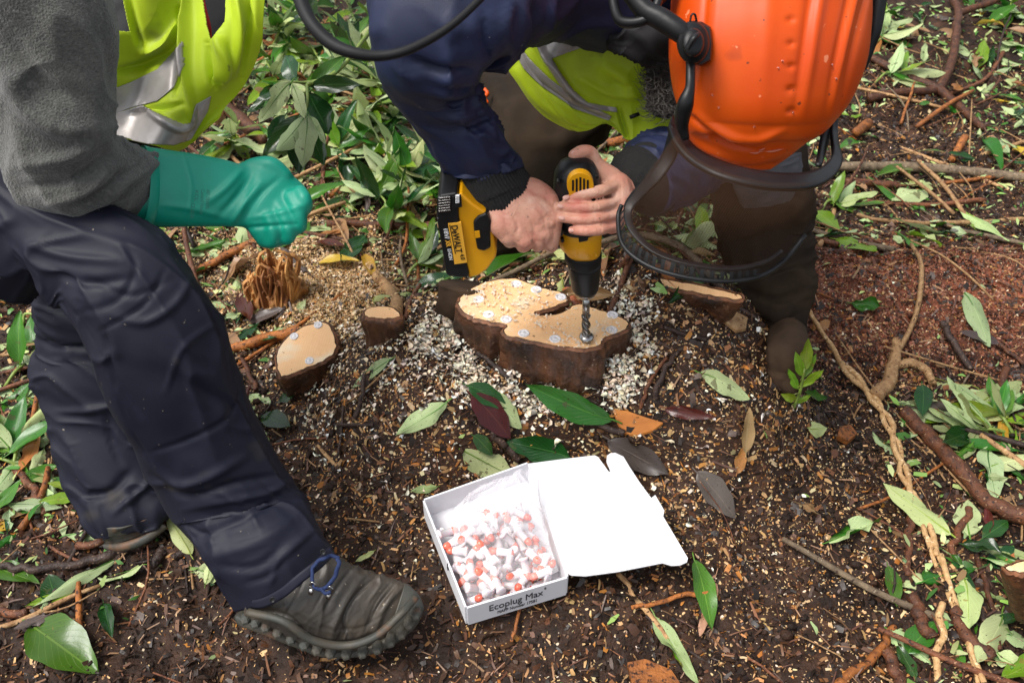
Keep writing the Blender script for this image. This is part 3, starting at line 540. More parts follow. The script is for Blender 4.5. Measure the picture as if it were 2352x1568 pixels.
# bit of debris in the cleft is covered by the mound; small left stump, leaning
def pxstump(name, outline, d0, dx, dy, axis, height, label, **kw):
    c = np.mean(outline, axis=0); pts = [P(x, y, d0+dx*(x-c[0])+dy*(y-c[1])) for x, y in outline]
    root = empty(name, P(c[0], c[1], d0)-np.array((0, 0, .05)), label, 'stump'); nrm = np.zeros(3)
    for i in range(len(pts)): nrm += np.cross(pts[i]-pts[0], pts[(i+1) % len(pts)]-pts[0])
    nrm /= np.linalg.norm(nrm)
    if np.dot(nrm, pts[0]-CAMP) > 0: nrm = -nrm
    stump(root, pts, axis if axis is not None else nrm, height, **kw); return root, nrm, lambda x, y: P(x, y, d0+dx*(x-c[0])+dy*(y-c[1]))
gm = G(720, 870); dS = dep(gm)-.045
S2 = [(633, 820), (640, 795), (665, 768), (700, 747), (740, 737), (758, 745), (770, 768), (775, 795), (768, 815), (740, 832), (700, 848), (665, 862), (645, 868), (636, 850)]
s2, n2, f2 = pxstump('tree_stump', S2, dS, -.00005, -.00055, None, .13, 'small leaning fresh-cut stump left of the shavings with three white plugs', n=110, taper=-.04, rough=.005)
for x, y, w in ((676, 773, 'left'), (731, 747, 'top'), (711, 829, 'lowest')): plug_head(0, 0, 0, 0, 'white plug set in the small leaning stump, the %s of its three' % w, 'plugs set in the small leaning stump', n2, f2(x, y)+n2*.0015, .008)
gm = G(880, 765); dS = dep(gm)-.05
S3 = [(834, 718), (845, 706), (875, 702), (905, 706), (918, 716), (922, 728), (905, 733), (875, 734), (848, 731), (838, 727)]
pxstump('tree_stump', S3, dS, 0, -.0009, (0, 0, 1), .09, 'smallest round fresh-cut stump between the leaning stump and the sawdust', n=80, taper=-.04, rough=.004)
gm = G(2352, 1480); dS = dep(gm)-.12
S4 = [(2302, 1303), (2330, 1290), (2380, 1280), (2440, 1290), (2450, 1310), (2400, 1322), (2350, 1318), (2315, 1312)]
pxstump('tree_stump', S4, dS, 0, -.0008, (-.55, -.1, 1), .17, 'reddish cut stump at the bottom right edge beside glossy leaves', n=80, taper=-.02, rough=.004, bark=M['bark_red'])
# sawn root edge behind the mound
rt = empty('sawn_root', G(1550, 700), 'long sawn root with pale flat cut along the back of the mound', 'root')
gA = [(1365, 622), (1440, 628), (1540, 641), (1630, 658), (1700, 674), (1712, 688), (1690, 692), (1600, 674), (1500, 655), (1400, 640)]
dR = dep(G(1530, 700))+.0; pts = [P(x, y, dR-(x-1530)*.00045) for x, y in gA]; top = np.array([p+np.array((0, 0, .0)) for p in pts])
stump(rt, top, (0, -.5, 1), .10, n=120, taper=.0, rough=.005, bark=M['stump_bark'])
pk = empty('sawn_root', G(1230, 650), 'small pale sawn root showing just behind the big stump', 'root')
stump(pk, [PZ(x, y, .21) for x, y in [(1215, 652), (1245, 646), (1290, 648), (1330, 655), (1320, 668), (1280, 672), (1240, 668)]], (0, 0, 1), .1, n=60)
# broken rotten stump below the glove
rs = empty('rotten_stump', G(630, 690), 'splintered orange rotten stump just below the green glove', 'stump')
gr = G(632, 690); dr = dep(gr); geo = []
for k in range(110):
    a = rng.uniform(0, 6.283); rr = rng.uniform(.15, 1)**.5; bxp = gr+np.array((math.cos(a)*.050*rr, math.sin(a)*.035*rr, -.02)); h = (.045+.10*max(0, .4+.6*float(noise(a*1.1, 3)))+rng.uniform(-.02, .03))*(1.1-.3*rr); w_ = rng.uniform(.0055, .012)
    geo.append((np.array([bxp, bxp+np.array((rng.normal(0, .003), rng.normal(0, .003), h*.5)), bxp+np.array((rng.normal(0, .006)+math.cos(a)*.006, rng.normal(0, .006), h)), bxp+np.array((rng.normal(0, .010), 0, h*1.2))]), [w_*1.2, w_, w_*.75, .001], dict(res=10, wob=.002, seed=k*3.3, flat=.6)))
multi_tube('splinter_bundle', geo, M['rotten'], rs, seg=6, smooth=False)
V = loft_grid([(592, 650, 690, 650, dr-.01, .7), (575, 680, 705, 680, dr, .7), (545, 715, 735, 715, dr+.02, .7)], na=30, nr=60, fold=.014, Ls=.05, k=4, seed=3); link(grid_mesh('stump_core', V, True), 'stump_core', M['rotten'], rs)
# ================================================================== LEAVES
def leaf_mesh(name, wr, curve, cup, wave, seed, m, point=1.0, torn=0, stem=.12, cut=0):
    nu, nv = 14, 7; V = []; UV = []
    for i in range(nu):
        t = i/(nu-1); w = wr*.5*(math.sin(math.pi*t**.85)**.75)*(1-.12*t)
        if cut and t > cut: w *= max(.03, 1-(t-cut)/(.16+.1*math.sin(seed*3)))
        if i in (0, nu-1): w = wr*.012
        for j in range(nv):
            s = j/(nv-1)*2-1; ww = w*(1+.06*math.sin(t*17+seed+s))
            if torn and abs(s) > .6: ww *= 1-torn*max(0, float(noise(t*6+seed*3, s*2)))
            z = curve*(math.sin(t*math.pi*.9))+cup*abs(s)**1.5*w*1.4+wave*math.sin(t*9+seed+s*2)*abs(s)+.4*wave*math.sin(t*5+seed*2)
            V.append((t+.01*math.sin(seed+s*3), s*ww+.05*math.sin(t*2.5+seed)*(.5 if seed % 2 else -.5), z)); UV.append((t, (s+1)/2))
    F = to_faces(nu, nv, False)[:, ::-1]; fl = F.tolist()
    T = tube_geo([(-stem, .0, .01), (0, 0, V[3][2]), (.25, V[2*nv+3][1]*0+V[3*nv+3][1], V[3*nv+3][2]-.006), (.9, V[12*nv+3][1], V[12*nv+3][2]-.003)], [.010, .012, .008, .002], seg=5, res=10); tv, tf = tube_vf(T, len(V)); V += [tuple(q) for q in tv]; UV += [(.5, .5)]*len(tv)
    me = mesh_of(name, V, fl+tf); uv = me.uv_layers.new(name='UVMap')
    for l in me.loops: uv.data[l.index].uv = UV[l.vertex_index]
    me.materials.append(m); me.polygons.foreach_set('use_smooth', [True]*len(me.polygons)); 
    # top face up?
    if me.polygons[10].normal.z < 0: me.flip_normals()
    return me
LM = {}
for key in ('green', 'dark', 'lime', 'yellow', 'brown', 'orange', 'grey', 'tan'):
    LM[key] = [leaf_mesh('leaf', w, c, cu, wa, s, M['leaf_'+key], torn=t, cut=ct) for w, c, cu, wa, s, t, ct in ((.38, .05, .25, .02, 1, 0, 0), (.34, -.04, .2, .03, 2, .5, 0), (.42, .09, .35, .025, 3, 0, 0), (.32, .03, -.2, .035, 4, .9, 0), (.36, -.08, .3, .03, 5, .3, 0), (.46, .06, .4, .05, 6, 1.2, .5), (.44, -.05, -.3, .06, 7, 1.4, .62), (.40, .16, .5, .05, 8, .8, 0))]
def put_leaf(p0, p1, wpx, kind, under=False, lift=.004, nrm=None, variant=None, name='fallen_leaf', parent=None, roll=0, wr_abs=None):
    p0, p1 = np.asarray(p0, float), np.asarray(p1, float); d = Vector(p1-p0); L = d.length; d.normalize()
    mid = (p0+p1)/2; n = Vector(nrm) if nrm is not None else HN(mid[0], mid[1]); n = (n-d*n.dot(d)).normalized()
    if roll: n = Matrix.Rotation(roll, 3, d)@n
    v = variant if variant is not None else random.randrange(5); me = LM[kind][v]; wr = (.38, .34, .42, .32, .36, .46, .44, .40)[v]
    width = wr_abs if wr_abs else wpx*1.2*dep(mid)/FPX; sy = width/(wr*L)*L
    if under: n = -n
    y = n.cross(d); R = Matrix((( d.x, y.x, n.x), (d.y, y.y, n.y), (d.z, y.z, n.z))).to_4x4()
    o = bpy.data.objects.new(name, me); COL.objects.link(o)
    up = -n if under else n
    Mx = Matrix.Translation(Vector(p0)+up*lift)@R@Matrix.Diagonal((L, width/wr, L*.8, 1))
    o.matrix_world = Mx
    if parent is not None:
        adopt(o, parent); o.matrix_basis = Mx
    return o
desc = {'green': 'green', 'dark': 'dark green', 'lime': 'yellow-green', 'yellow': 'yellow', 'brown': 'red-brown', 'orange': 'orange', 'grey': 'grey-brown', 'tan': 'tan'}
HERO = [  # base, tip, width px, kind, underside up, label
 ((75, 1440), (234, 1548), 100, 'green', 0, 'large glossy green leaf lying alone in the bottom left corner'),
 ((1025, 922), (912, 1000), 42, 'green', 1, 'pale green leaf with torn tip on the mound left of the brown leaf'),
 ((902, 828), (812, 893), 36, 'green', 1, 'pale oval leaf lying below the leaning stump on the mound'),
 ((1080, 905), (1172, 1003), 56, 'brown', 0, 'dark red-brown leaf in front of the big stump'),
 ((1073, 885), (1165, 935), 40, 'dark', 0, 'dark green leaf tucked behind the red-brown leaf'),
 ((1120, 900), (1198, 980), 42, 'green', 1, 'pale underside-up leaf touching the right of the red-brown leaf'),
 ((1405, 960), (1207, 880), 56, 'green', 0, 'long green leaf with yellow edge at the foot of the big stump'),
 ((1062, 1035), (1180, 1100), 62, 'green', 1, 'pale green leaf with stalk sticking out behind the white box'),
 ((1306, 1052), (1165, 1008), 56, 'dark', 0, 'dark glossy leaf with white specks behind the box lid'),
 ((1085, 998), (1130, 1042), 30, 'dark', 0, 'short dark green leaf stub behind the stick near the box'),
 ((1605, 860), (1718, 918), 46, 'green', 1, 'pale spotted leaf lying on the right side of the mound'),
 ((1400, 1008), (1535, 1092), 62, 'grey', 0, 'grey curled dead leaf just beyond the box lid corner'),
 ((1600, 1085), (1690, 1190), 52, 'grey', 0, 'grey crumpled dead leaf right of the box lid'),
 ((1592, 1290), (1632, 1452), 46, 'green', 0, 'narrow green leaf with brown base right of the box'),
 ((1642, 1322), (1605, 1462), 30, 'tan', 1, 'pale tan leaf under the narrow green leaf right of the box'),
 ((1500, 1410), (1600, 1570), 38, 'lime', 1, 'long pale leaf running to the bottom edge right of the box'),
 ((1528, 940), (1642, 955), 26, 'brown', 0, 'dark brown narrow leaf lying flat beyond the orange wood flake'),
 ((1002, 1118), (942, 1130), 18, 'lime', 1, 'small torn pale leaf left of the box'),
 ((1708, 1040), (1715, 935), 30, 'tan', 0, 'dry tan leaf curled upright on the right of the mound'),
 ((1690, 1085), (1708, 1025), 24, 'orange', 0, 'small orange-brown dead leaf beyond the grey crumpled leaf'),
 ((612, 946), (578, 908), 40, 'green', 1, 'small pale torn leaf beside the front knee'),
 ((604, 962), (672, 985), 42, 'dark', 0, 'dark leaf dusted with white crumbs by the front shin'),
 ((645, 925), (690, 890), 34, 'dark', 0, 'dark green leaf half under the leaning stump'),
 ((632, 762), (705, 690), 44, 'green', 1, 'pale broad leaf lying left of the rotten stump sawdust'),
 ((540, 790), (600, 745), 26, 'dark', 0, 'dark glossy leaf behind the leaning stump'),
 ((860, 700), (905, 690), 24, 'lime', 1, 'pale leaf scrap behind the smallest stump'),
 ((835, 590), (862, 645), 24, 'yellow', 0, 'yellow leaf behind the sawdust patch'),
 ((770, 600), (840, 640), 30, 'green', 0, 'green leaf touching the yellow leaf behind the sawdust'),
 ((0, 960), (72, 885), 42, 'green', 0, 'green leaf at the left edge beside the rear knee'),
 ((120, 1100), (30, 1060), 28, 'lime', 1, 'pale narrow leaf left of the rear leg'),
 ((50, 1180), (138, 1172), 30, 'green', 0, 'green leaf beside the yellow leaf at the left edge'),
 ((-20, 1200), (22, 1225), 30, 'yellow', 0, 'bright yellow leaf cut off by the left edge'),
 ((140, 1385), (112, 1325), 48, 'dark', 0, 'folded dark green leaf above the big bottom left leaf'),
 ((272, 1288), (75, 1405), 30, 'green', 1, 'long pale green leaf pointing at the rear boot'),
 ((245, 1340), (60, 1395), 26, 'lime', 0, 'lime green leaf beneath the long pale leaf bottom left'),
 ((240, 1390), (262, 1470), 28, 'dark', 0, 'dark green leaf strip between the two boots'),
 ((385, 1262), (432, 1245), 36, 'lime', 1, 'pale leaf scrap right of the rear boot'),
 ((860, 1270), (818, 1296), 14, 'lime', 1, 'small pale leaf scrap beyond the front boot toe'),
 ((2208, 672), (2272, 800), 44, 'green', 1, 'tall pale leaf with long stalk right of the red heap'),
 ((2290, 790), (2200, 765), 24, 'grey', 0, 'grey leaf folded over the tall pale leaf at right'),
 ((2060, 935), (2230, 975), 46, 'green', 1, 'broad pale leaf left of the thick dark branch'),
 ((2110, 830), (2170, 960), 40, 'lime', 1, 'pale yellow-green leaf standing behind the broad pale leaf'),
 ((2240, 940), (2340, 880), 52, 'lime', 1, 'pale leaf with torn edge near the right edge'),
 ((2130, 1010), (2250, 1030), 40, 'green', 1, 'pale speckled leaf beside the thick dark branch'),
 ((2170, 1030), (2350, 1045), 30, 'green', 0, 'green leaf with white flecks beside the thick dark branch'),
 ((2262, 1082), (2390, 1052), 42, 'green', 1, 'pale ribbed leaf at the right edge above the branch'),
 ((2280, 985), (2352, 1010), 26, 'dark', 0, 'dark green leaf at the right edge above the ribbed leaf'),
 ((2225, 1235), (2215, 1150), 54, 'green', 1, 'pale spotted leaf under the thick dark branch'),
 ((2255, 1240), (2310, 1200), 34, 'dark', 0, 'dark green leaf right of the pale spotted leaf'),
 ((2245, 1255), (2380, 1290), 52, 'lime', 1, 'pale broad leaf at the right edge above the reddish stump'),
 ((2262, 1300), (2330, 1262), 40, 'dark', 0, 'dark green leaf half under the pale broad leaf'),
 ((2085, 1505), (2150, 1430), 50, 'green', 0, 'glossy green leaf left of the pale vine at bottom right'),
 ((2150, 1330), (2070, 1355), 40, 'green', 1, 'pale leaf pinned under the pale vine'),
 ((2160, 1290), (2240, 1400), 44, 'dark', 0, 'dark glossy leaf running under the pale vine'),
 ((2180, 1360), (2235, 1460), 46, 'green', 0, 'green leaf between the vine and the reddish stump'),
 ((2100, 1560), (2060, 1480), 30, 'dark', 0, 'dark leaf at the bottom right edge by the vine'),
 ((2285, 1500), (2352, 1545), 52, 'green', 1, 'pale leaf at the bottom right corner'),
 ((2300, 1460), (2365, 1490), 40, 'green', 1, 'pale leaf just above the one in the bottom right corner'),
 ((2190, 1568), (2200, 1480), 40, 'green', 0, 'green leaf at the bottom edge left of the corner leaf'),
 ((1990, 498), (1852, 545), 34, 'green', 1, 'long pale leaf beyond the right boot leg'),
 ((1985, 545), (1880, 560), 28, 'dark', 0, 'dark green leaf beyond the right boot leg'),
 ((2120, 440), (2050, 470), 50, 'green', 1, 'pale round leaf right of the visor'),
 ((2090, 420), (2140, 440), 40, 'lime', 1, 'pale leaf behind the pale round leaf'),
 ((2095, 398), (2010, 412), 24, 'green', 0, 'green leaf under the long grey log'),
 ((2250, 320), (2300, 400), 30, 'green', 0, 'green leaf resting against the long grey log'),
 ((2262, 350), (2280, 320), 30, 'green', 0, 'short green leaf right of the forked branch'),
 ((2200, 490), (2320, 560), 34, 'lime', 1, 'pale leaf above the red heap at right'),
 ((1845, 905), (1895, 918), 26, 'green', 0, 'light green leaf spread beside the seedling'),
 ((1850, 985), (1895, 985), 34, 'lime', 1, 'small pale leaf below the seedling'),
 ((2035, 175), (2140, 215), 40, 'green', 1, 'pale leaf under the forked branch'),
 ((2160, 115), (2240, 120), 28, 'lime', 1, 'pale leaf behind the forked branch'),
 ((2150, 235), (2200, 265), 34, 'green', 0, 'green leaf below the fork of the branch'),
 ((1870, 760), (1905, 740), 30, 'orange', 0, 'dry orange leaf behind the vine near the right boot'),
 ((430, 545), (500, 580), 32, 'green', 1, 'pale leaf below the glove cuff'),
 ((350, 520), (395, 545), 30, 'lime', 0, 'lime leaf between the knee and the glove cuff'),
 ((400, 555), (470, 590), 30, 'green', 1, 'long pale leaf under the green gauntlet'),
 ((520, 530), (470, 525), 20, 'green', 0, 'green leaf under the middle of the gauntlet'),
 ((940, 395), (1010, 330), 40, 'green', 0, 'green leaf left of the navy sleeve'),
 ((1510, 555), (1575, 545), 26, 'green', 1, 'pale leaf seen through the visor mesh on the left'),
 ((1560, 600), (1650, 530), 44, 'green', 1, 'pale leaf seen through the visor mesh beside the trouser leg'),
]
nleaf = 0
for b, t, w, k, un, lab in HERO:
    p0, p1 = G(*b, .004), G(*t, .008); o = put_leaf(p0, p1, w, k, bool(un), lift=.006); setp(o, lab, 'leaf'); nleaf += 1
# orange wood flake
def slab(name, pts, z0, th, m, label, cat, nrm=None):
    pp = [G(x, y, .006) for x, y in pts]; n = len(pp); V = [p+np.array((0, 0, th)) for p in pp]+pp
    me = mesh_of(name, V, [list(range(n)), list(range(n, 2*n))[::-1]]+[[i, (i+1) % n, n+(i+1) % n, n+i] for i in range(n)]); bm = bmesh.new(); bm.from_mesh(me); bmesh.ops.recalc_face_normals(bm, faces=bm.faces); bmesh.ops.triangulate(bm, faces=[f for f in bm.faces if len(f.verts) > 4]); bm.to_mesh(me); bm.free()
    o = link(me, name, m, smooth=False); return setp(o, label, cat)
M['flake'] = mat('flake', (.55, .20, .035), (.35, .11, .02), 15, rough=.5, bump=.5, bscale=60, stretch=(.3, 2, 1))
slab('wood_flake', [(1408, 944), (1440, 948), (1480, 962), (1522, 975), (1500, 992), (1465, 1003), (1436, 1000), (1418, 975)], 0, .005, M['flake'], 'flat orange wood flake with a curled shaving on it, front right of the stump', 'wood flake')
slab('bark_flake', [(1668, 725), (1690, 722), (1716, 735), (1712, 760), (1690, 765), (1665, 745)], 0, .006, M['bark_tan'], 'pale bark flake near the top right of the mound', 'bark')
slab('bark_flake', [(1440, 1528), (1480, 1520), (1540, 1545), (1560, 1575), (1450, 1575)], 0, .01, M['bark_orange'], 'orange bark piece at the bottom edge below the box', 'bark')
slab('bark_flake', [(1925, 990), (1950, 985), (1965, 1005), (1945, 1022), (1920, 1010)], 0, .012, M['bark_orange'], 'small orange bark lump right of the seedling', 'bark')
KEEP = [[(1995, 145), (2080, 190), (2150, 222), (2255, 308)], [(1990, 242), (2150, 222)], [(2150, 222), (2192, 90), (2180, -10)], [(1870, 402), (2400, 430)], [(2068, 962), (2165, 1060), (2240, 1150), (2400, 1225)], [(1840, 700), (1905, 810), (1990, 920), (2055, 1050), (2110, 1200), (2175, 1390), (2245, 1580)], [(2155, 1400), (2145, 1580)], [(2055, 795), (2005, 928)], [(1885, 450), (1990, 510), (2400, 512)], [(500, 250), (620, 345)], [(0, 1308), (220, 1298), (335, 1262)], [(525, 822), (690, 775)], [(75, 1440), (234, 1548)]]
def near(X, Y, w):
    for pl in KEEP:
        for (ax, ay), (b_, c_) in zip(pl[:-1], pl[1:]):
            dx, dy = b_-ax, c_-ay; t = min(1, max(0, ((X-ax)*dx+(Y-ay)*dy)/(dx*dx+dy*dy)))
            if math.hypot(X-ax-t*dx, Y-ay-t*dy) < w: return True
    return False
# random leaves: thick left, top and right, sparse on the mound
cnt = 0; PLIT = []
while cnt < 2100:
    x, y = rng.uniform(-1.8, 1.9), rng.uniform(.5, 3.0)
    X, Y = [float(q) for q in proj(np.array((x, y, float(H(x, y)))))]
    if not (-80 < X < 2430 and -60 < Y < 1640) or rng.random() > float(litter_weight(np.array(X), np.array(Y))) or (near(X, Y, 42) and rng.random() < .93): continue
    PLIT.append((x, y, X, Y)); cnt += 1
PLIT.sort(key=lambda q: q[1])
LIND = 225; VS, FS, UVs = [], [], []; stuff_jobs = []
groups = {}
for i, (x, y, X, Y) in enumerate(PLIT):
    a = rng.uniform(0, 6.283); L = rng.uniform(.06, .13) if rng.random() > .45 else rng.uniform(.03, .06); z = float(H(x, y)); el = rng.normal(0, .18) if Y > 500 else rng.normal(.1, .25); p0 = np.array((x, y, z+.004)); q = np.array((math.cos(a), math.sin(a), 0)); z1 = float(H(x+q[0]*L, y+q[1]*L)); p1 = np.array((x+q[0]*L, y+q[1]*L, max(z1+.004, z1+.5*L*math.sin(el)+.008)))
    k = rng.choice(['green', 'dark', 'lime', 'brown', 'orange', 'grey', 'tan', 'yellow'], p=[.46, .19, .15, .045, .03, .03, .075, .02]); un = k in ('green', 'dark', 'lime') and rng.random() < .58
    o = put_leaf(p0, p1, 0, k, un, lift=.004+rng.uniform(0, .014), wr_abs=L*rng.uniform(.28, .44), roll=rng.normal(0, .35), variant=int(rng.integers(8)))
    if i < LIND:
        side = 'left of the crouching workers' if X < 640 else ('in the litter behind the stumps' if X < 1850 else 'in the litter right of the mound')
        if Y > 700 and 640 <= X <= 1850: side = 'on or before the mound'
        col_ = ('pale' if un else desc[k]); setp(o, '%s fallen leaf lying %s, %s' % (col_, 'underside up' if un else 'flat', side), 'leaf', '%s fallen leaves %s' % (col_, side))
    else: stuff_jobs.append(o)
# the farthest and smallest join into leaf litter
def join_stuff(objs, name, label):
    bym = {}
    for o in objs: bym.setdefault(o.data.materials[0].name, []).append(o)
    VS, FS, UV, MI, mats = [], [], [], [], []; off = 0
    for mn, lst in bym.items():
        mats.append(bpy.data.materials[mn]); mi = len(mats)-1
        for o in lst:
            me = o.data; n = len(me.vertices); v = np.zeros(n*3, np.float32); me.vertices.foreach_get('co', v); v = v.reshape(-1, 3); Mx = np.array(o.matrix_world if o.matrix_world != Matrix() else o.matrix_basis); VS.append(v@Mx[:3, :3].T+Mx[:3, 3])
            for p in me.polygons: FS.append([off+i for i in p.vertices]); MI.append(mi)
            u = np.zeros(len(me.loops)*2, np.float32); me.uv_layers[0].data.foreach_get('uv', u); UV.append(u); off += n
            bpy.data.objects.remove(o)
    me = bpy.data.meshes.new(name); me.from_pydata(np.vstack(VS).tolist(), [], FS); [me.materials.append(m) for m in mats]; me.polygons.foreach_set('material_index', MI)
    uv = me.uv_layers.new(name='UVMap'); uv.data.foreach_set('uv', np.concatenate(UV)); return setp(link(me, name), label, kind='stuff')
join_stuff(stuff_jobs, 'leaf_litter', 'far mass of mixed green and brown fallen leaves covering the ground')
# ------------------------------------------------------------------ sprigs (stem + leaves)
def sprig(p0, p1, n, L, kinds, label, spread=1.0, under=.3, droop=0, group=None, name='leafy_sprig', droopdir=None):
    p0, p1 = np.asarray(p0, float), np.asarray(p1, float); root = empty(name, p0, label, 'leafy sprig', group)
    mid = (p0+p1)/2+np.array((rng.normal(0, .01), rng.normal(0, .01), .015))
    multi_tube('stem', [([p0, mid, p1], [.0035, .003, .0022], dict(res=10, wob=.003, seed=rng.uniform(0, 50)))], M['stem_green'], root, seg=6)
    ax = p1-p0; ax /= np.linalg.norm(ax); s = np.cross(ax, (0, 0, 1)); s /= np.linalg.norm(s)+1e-9; b = np.cross(s, ax)
    for i in range(n):
        t = 1-.5*(i/n)**1.4; base = p0*(1-t)+p1*t+np.array((0, 0, .015*math.sin(t*3.14))); an = i*2.4+rng.normal(0, .2); op = spread*(.55+.55*(i/n))
        d = ax*math.cos(op)+(s*math.cos(an)+b*math.sin(an)*.6)*math.sin(op)+np.array((0, 0, -droop)); d /= np.linalg.norm(d); LL = L*rng.uniform(.75, 1.15); tip = base+d*LL
        g = float(H(tip[0], tip[1])); tip[2] = max(tip[2], g+.006); k = kinds[rng.integers(len(kinds))]
        nr = Vector(b)*1.0+Vector((0, 0, 1))*.6; nr = nr+Vector((rng.normal(0, .35), rng.normal(0, .35), 0)); put_leaf(base, tip, 0, k, rng.random() < under, lift=0, nrm=nr, name='leaf', parent=root, wr_abs=LL*rng.uniform(.30, .38))
    return root
GD = ['green', 'dark', 'dark', 'green']; dz = np.array((0, 0, .0))
hc = P(705, 195, 1.62); hero = empty('leafy_sprig', hc, 'hanging rhododendron sprig of dark leaves and pale undersides beside the yellow vest', 'leafy sprig')
multi_tube('stem', [([P(860, 60, 1.75), P(790, 150, 1.68), P(735, 185, 1.64), hc], [.004]*4, dict(res=14, wob=.003)), ([P(735, 185, 1.64), P(700, 190, 1.63), P(672, 188, 1.62)], [.003, .003, .002], dict(res=8)), ([hc, P(706, 230, 1.6), P(700, 262, 1.59)], [.003, .003, .002], dict(res=8))], M['stem_green'], hero, seg=6)
for b, t, w, k, un, d0, d1 in [((668, 190), (595, 280), 42, 'green', 1, 1.6, 1.58), ((672, 195), (703, 272), 28, 'green', 1, 1.61, 1.58), ((700, 268), (632, 345), 44, 'green', 1, 1.59, 1.56), ((705, 270), (700, 385), 46, 'green', 1, 1.58, 1.55), ((710, 262), (748, 330), 20, 'green', 1, 1.6, 1.57),
    ((668, 192), (566, 260), 34, 'dark', 0, 1.64, 1.63), ((690, 265), (605, 360), 40, 'dark', 0, 1.64, 1.64), ((715, 200), (830, 195), 36, 'dark', 0, 1.63, 1.62), ((712, 210), (750, 310), 58, 'dark', 0, 1.66, 1.66), ((700, 262), (740, 380), 50, 'dark', 0, 1.63, 1.63), ((690, 280), (690, 400), 52, 'dark', 0, 1.65, 1.66), ((680, 185), (655, 130), 42, 'dark', 0, 1.66, 1.68), ((716, 205), (790, 130), 36, 'green', 0, 1.66, 1.68), ((655, 265), (612, 330), 34, 'dark', 0, 1.66, 1.66), ((720, 210), (765, 280), 40, 'green', 0, 1.68, 1.7), ((690, 250), (760, 300), 44, 'dark', 0, 1.67, 1.68), ((700, 300), (760, 360), 40, 'green', 0, 1.68, 1.7)]:
    put_leaf(P(*b, d0), P(*t, d1), w, k, bool(un), lift=0, nrm=(0, -.72, .69), name='leaf', parent=hero, roll=rng.normal(0, .15))
top = [(640, 20, 665, 110, 'beside the top of the yellow vest'), (720, 20, 640, 60, 'at the top edge right of the vest'), (850, 40, 760, 100, 'under the near visor rim'), (780, -30, 820, 60, 'at the top edge inside the near visor'), (900, 20, 840, 100, 'behind the near visor, next to the blue elbow'), (700, 90, 745, 175, 'behind the hanging sprig'), (900, 250, 930, 200, 'left of the blue sleeve'), (870, 190, 800, 170, 'pale-leaved, right of the hanging sprig'), (1000, 300, 960, 230, 'tucked against the blue sleeve'), (880, 300, 850, 370, 'below the hanging sprig to its right'), (930, 440, 870, 400, 'above the yellow sawdust'), (1030, 470, 1010, 400, 'left of the battery, upright'), (1060, 390, 1000, 430, 'between the sleeve and battery'), (960, 380, 1010, 350, 'lying against the sleeve'), (820, 440, 900, 420, 'right of the gloved fist'), (600, 90, 640, 200, 'low behind the vest hem'), (560, 260, 530, 330, 'under the vest hem'),
    (1400, 290, 1395, 240, 'between vest and trousers'), (1590, 610, 1620, 540, 'seen through the visor mesh'), (1960, 120, 2030, 80, 'pale rosette right of the orange helmet'), (2010, 190, 2060, 170, 'below the pale rosette'), (930, 640, 980, 600, 'left of the dark boot behind the drill'), (1880, 490, 1930, 470, 'right of the visor at leg height'), (2330, 1000, 2290, 950, 'at the right edge above the branch')]
for i, (a, b, c, d, w) in enumerate(top):
    lf = .05 if b < 300 and a < 1200 else .02
    sprig(G(a, b, lf*.4), G(c, d, lf), 12 if a < 1200 else 8, .125 if b < 420 else .09, ['green', 'dark', 'green', 'lime'] if a < 1300 else ['green', 'lime'], 'leafy sprig '+w, 1.1, .38 if i not in (7, 9, 10, 14, 18, 19) else .8)
for i in range(46):
    if i < 30: X, Y = rng.uniform(590, 1180), rng.uniform(-20, 520)
    elif i < 38: X, Y = rng.uniform(1960, 2380), rng.uniform(-20, 520)
    elif i < 41: X, Y = rng.uniform(2200, 2360), rng.uniform(850, 1250)
    else: X, Y = rng.uniform(-20, 70), rng.uniform(650, 1150)
    side = ('behind the workers', 'right of the helmet', 'at lower right by the vine', 'at the left edge')[0 if i < 30 else 1 if i < 38 else 2 if i < 41 else 3]
    if near(X, Y, 130 if X > 1400 else 60): continue
    p = G(X, Y, .006); an = rng.uniform(0, 6.28); q = p+np.array((math.cos(an)*.07, math.sin(an)*.07, .10 if (i < 30 and Y < 260) else .04 if i < 30 else .006)); sprig(p, q, int(rng.integers(6, 11)), rng.uniform(.085, .125), ['green', 'lime', 'green', 'dark'], 'broken leafy sprig lying in the litter '+side, 1.1, .5, group='broken sprigs '+side)
# seedling
sg = G(1818, 945); sroot = empty('seedling', sg, 'light green seedling growing in front of the right boot', 'seedling')
h = np.array((0, 0, 1.0)); multi_tube('stem', [([sg-h*.01, sg+h*.05+np.array((.004, 0, 0)), sg+h*.10+np.array((.0, .0, 0))], [.003, .0025, .0015], dict(res=8))], M['stem_green'], sroot, seg=6)
for z, a, L in ((.02, .3, .05), (.03, 3.4, .055), (.055, 2.6, .05), (.06, -.5, .06), (.08, .9, .055), (.085, 2.2, .055), (.095, 1.5, .07), (.045, -1.6, .04)):
    b = sg+h*z; put_leaf(b, b+np.array((math.cos(a)*L*.55, math.sin(a)*L*.3, L*.75 if z > .05 else L*.3)), 0, 'lime', False, 0, nrm=(0, -.9, .4), name='leaf', parent=sroot, wr_abs=L*.3)
